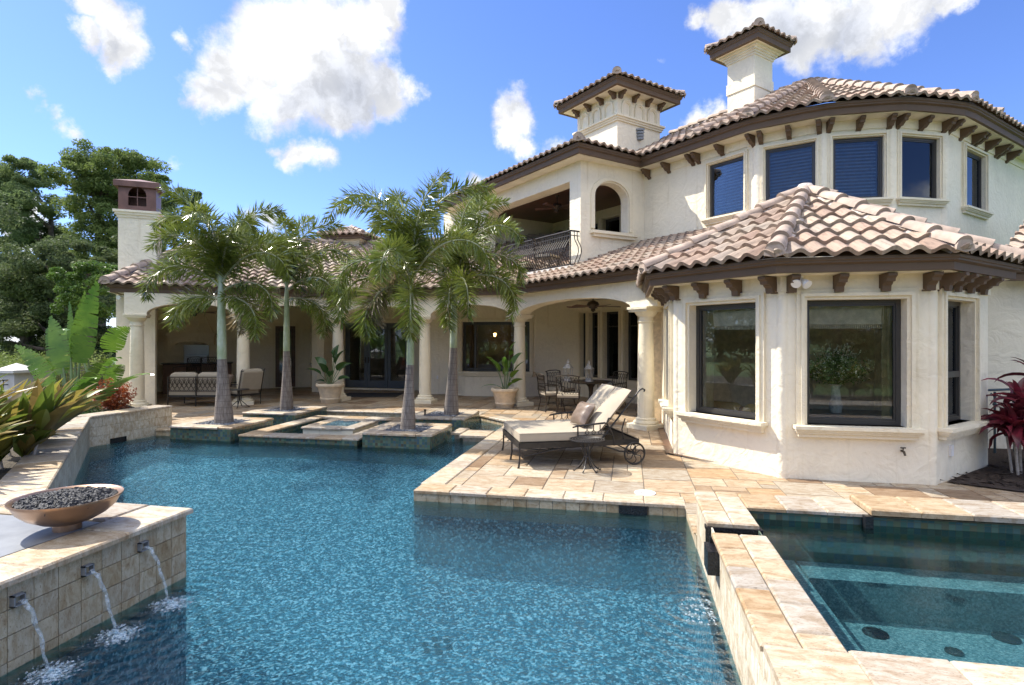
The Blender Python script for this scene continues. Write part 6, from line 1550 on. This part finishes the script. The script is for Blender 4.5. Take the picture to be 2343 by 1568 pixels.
# flood lights under the bay eave and at the arcade corner
def flood(p,lab,dirs):
    t=thing('flood_light',p,lab,'flood light',group='white flood lights'); m=MB(); m.lathe([(.05,0),(.05,-.02),(0,-.025)],(0,0,0),16,cap=False); m.build('base','white',t,world=False)
    for a,b in dirs:
        d=Vector((math.cos(R(a))*math.cos(R(b)),math.sin(R(a))*math.cos(R(b)),math.sin(R(b)))); m=MB(); s=Vector((0,0,-.01)); m.tube([s,s+d*.07,s+d*.09,s+d*.16,s+d*.18],[.018,.02,.035,.058,.06],14); m.build('lamp_head','white',t,world=False,smooth=50)
flood((2.18,7.98,2.66),'white twin flood light under the bay window eave',[(240,-35),(300,-40)])
x,y,_=spot(283,15.0); flood((x,y,2.98),'white flood light at the corner of the left arcade',[(270,-15)])
# lamp on the tower
q=TR.pt(.98,8.30,.0); t=thing('wall_light',tuple(q),'grey louvred half round light on the tower wall','wall light',R(-45))
m=MB()
for k in range(4):
    z=.10-.09*k; n=12; r=.19-.012*k; pts=[(r*math.cos(PI*i/n-PI),r*math.sin(PI*i/n-PI)) for i in range(n+1)]; m.prism(pts,z-.06,z)
m.prism([(.14*math.cos(PI*i/12-PI),.14*math.sin(PI*i/12-PI)) for i in range(13)],-.24,.08); m.build('louvres','slate',t,world=False)
t['label']='grey louvred half round light on the tower wall'
# hose bib, outlet
q=F3.pt(1.42,.42,0); t=thing('hose_tap',tuple(q),'brass hose tap low on the bay wall under the wide window','tap')
m=MB(); m.tube([(0,0,0),(0,-.07,0),(0,-.10,-.04)],.014,7); m.tube([(0,-.045,0),(0,-.045,.04)],.008,5); m.tube([(-.03,-.045,.045),(.03,-.045,.045)],.009,5); m.build('body','bronze',t,world=False)
m=MB(); F=F4; m.fbox(F,.42,.50,.32,.46,0,.03); tag(m.build('outlet_box','white'),'white outlet box low on the angled right bay wall','outlet')
# door mat, rail on the right
m=MB(); x,y=P(800,907,0); q=Vector(P(803,906,0)); 
m.prism([P(772,909.5),P(905,909.5),P(925,900),P(800,900)],.003,.018); tag(m.build('doormat','mat'),'dark doormat before the french doors','doormat')
t=thing('iron_railing',(6.3,10.2,0),'blue grey iron handrail beyond the bay window at the right edge','railing'); m=MB()
ra_=[spot(2256,9.05),spot(2450,9.6)]
p0=Vector((ra_[0][0],ra_[0][1],0)); p1=Vector((ra_[1][0],ra_[1][1],0)); m.tube([p0+Vector((0,0,.98)),p0+Vector((0,0,1.03)),p1+Vector((0,0,1.03))],.020,8); m.tube([p0+Vector((0,0,.93)),p0+Vector((0,0,1.03))],.02,6); m.build('handrail','blue_iron',t)
for k in range(5):
    p=p0+(p1-p0)*(.10+.22*k); m=MB(); m.tube([p,p+Vector((0,0,.88)),p+Vector((0,0,1.0))],.018 if k%2==0 else .014,6); m.lathe([(0,-.03),(.032,-.012),(.032,.012),(0,.03)],(p.x,p.y,.80),8,cap=False)
    d=(p1-p0).normalized()
    for sg in (-1,1): m.tube([p+Vector((0,0,.86)),p+d*sg*.03+Vector((0,0,.93)),p+d*sg*.08+Vector((0,0,.98)),p+d*sg*.12+Vector((0,0,.95))],.007,5)
    m.build('post','blue_iron',t)
x,y,_=spot(2252,9.8); m=MB(); m.box(-.10,.10,-.08,.08,.68,.98); m.box(-.02,.02,-.02,.02,0,.68); m.box(.02,.30,-.1,.1,.60,.64); o=m.build('utility_box','slate'); o.location=(x+.1,y,.0); tag(o,'grey utility box on the wall behind the handrail','utility box')
# fence pier and fences on the left
x,y,_=spot(38,12.6); t=thing('fence_pier',(x,y,-.05),'white fence pier with a pyramid cap at the far left','pier'); m=MB(); m.box(-.22,.22,-.22,.22,0,1.15); m.build('post','concrete',t,world=False)
m=MB(); m.box(-.30,.30,-.30,.30,1.15,1.21); m.add([(-.28,-.28,1.21),(.28,-.28,1.21),(.28,.28,1.21),(-.28,.28,1.21),(0,0,1.36)],[(0,1,4),(1,2,4),(2,3,4),(3,0,4)]); m.build('cap','concrete',t,world=False)
def fence(a,b,h,lab):
    t=thing('iron_fence',(a[0],a[1],-.05),lab,'fence'); a=Vector((a[0],a[1],-.05)); b=Vector((b[0],b[1],-.05)); n=int((b-a).length/.12); m=MB()
    for z in (.12,h-.1,h): m.tube([a+Vector((0,0,z)),b+Vector((0,0,z))],.015,4)
    for k in range(n+1): p=a+(b-a)*(k/n); m.tube([p,p+Vector((0,0,h))],.008,4)
    m.build('panel','iron',t)
a=spot(45,13.2); b=spot(262,20); fence((a[0],a[1]),(b[0],b[1]),1.05,'black iron fence between the white pier and the arcade wall')
a=spot(-200,10.5); b=spot(20,12.4); fence((a[0],a[1]),(b[0],b[1]),1.0,'black iron fence left of the white pier'); 
fence((-16,-14),(16,-16),1.2,'black iron fence behind the viewer, mirrored in the windows')
m=MB(); m.prism([P(190,960,-.05),P(262,935,-.05),P(262,905,-.05),P(215,905,-.05)],-.055,-.045)
tag(m.build('side_path','concrete'),kind='structure')
# wall sconces seen lit through the bay window
q=Vector(BW.pt(bw[0]+.05,2.0,-.5))
t=thing('interior_lamp',tuple(BW.pt(1.75+.32,1.98,-.75)),'small lit amber lantern glowing behind the arcade picture window','lamp'); m=MB(); m.lathe([(.03,-.06),(.055,.05),(0,.06)],(0,0,0),8); m.build('shade','glow',t,world=False)
# room contents behind the bay windows
t=thing('leather_sofa',(1.95,9.75,.03),'tan leather sofa seen through the left bay window','sofa',R(-35)); m=MB()
for x in (-.5,.5):
    m.bbox(x-.48,x+.48,-.12,.45,.2,.55,.05)
m.build('seat','sofa',t,world=False,bevel=.03); m=MB(); m.bbox(-.98,.98,-.42,-.14,.0,.62,.05); m.build('back','sofa',t,world=False,bevel=.03)
for x in (-.5,.5): m=MB(); m.tube([(x-.46,-.30,.66),(x-.40,-.30,.67),(x+.40,-.30,.67),(x+.46,-.30,.66)],[.10,.135,.135,.10],14); m.build('head_roll','sofa',t,world=False,smooth=True)
t=thing('flower_vase',(2.9,8.85,.80),'tall vase of airy green stems and white blossoms behind the wide bay window','flower vase'); m=MB(); m.lathe([(.07,0),(.09,.1),(.06,.25),(.05,.35),(.075,.40)],(0,0,0),16); m.build('vase','lantern',t,world=False,smooth=True)
m=MB(); m2=MB(); rnd.seed(95)
for _ in range(110):
    a=rnd.random()*2*PI; e=R(rnd.uniform(15,85)); l=rnd.uniform(.35,.62); d=Vector((math.cos(a)*math.cos(e),math.sin(a)*math.cos(e),math.sin(e))); b=Vector((0,0,.38)); tp=b+d*l
    m.tube([b,tp],.003,3); clump_leaf(m,tuple(b+d*l*.7),.13,.024,16,hollow=0); 
    for _k in range(4): q=tp+Vector((rnd.gauss(0,.03),rnd.gauss(0,.03),rnd.gauss(0,.03))); m2.lathe([(0,-.008),(.009,0),(0,.008)],tuple(q),5,cap=False)
m.build('foliage','bright',t,world=False); m2.build('blossoms','flower',t,world=False)
t=thing('side_board',(2.9,8.95,-.12),'dark side board under the flower vase inside the bay','table'); m=MB(); m.box(-.7,.7,-.3,.3,.86,.92); m.build('top','wood',t,world=False)
for x in (-.6,.6):
    for y in (-.22,.22): m=MB(); m.box(x-.03,x+.03,y-.03,y+.03,0,.86); m.build('leg','wood',t,world=False)
# balcony chair
x,y,_=spot(1252,16.1,LF); dup(ch0,(x,y,LF),1.2,'patio chair behind the balcony railing under the loggia','seats on the balcony')
x,y,_=spot(1205,17.0,LF); t=thing('balcony_ottoman',(x,y,LF),'low cushioned ottoman behind the balcony railing','ottoman',R(-45)); m=MB(); m.bbox(-.3,.3,-.25,.25,.22,.36,.03); m.build('cushion','cushion',t,world=False)
m=MB(); m.box(-.3,.3,-.25,.25,.17,.22)
for a in (-.28,.28):
    for b in (-.23,.23): m.box(a-.015,a+.015,b-.015,b+.015,0,.17)
m.build('frame','iron',t,world=False)
# drop prototypes that have no name suffix problem
print('objects',len(bpy.data.objects))
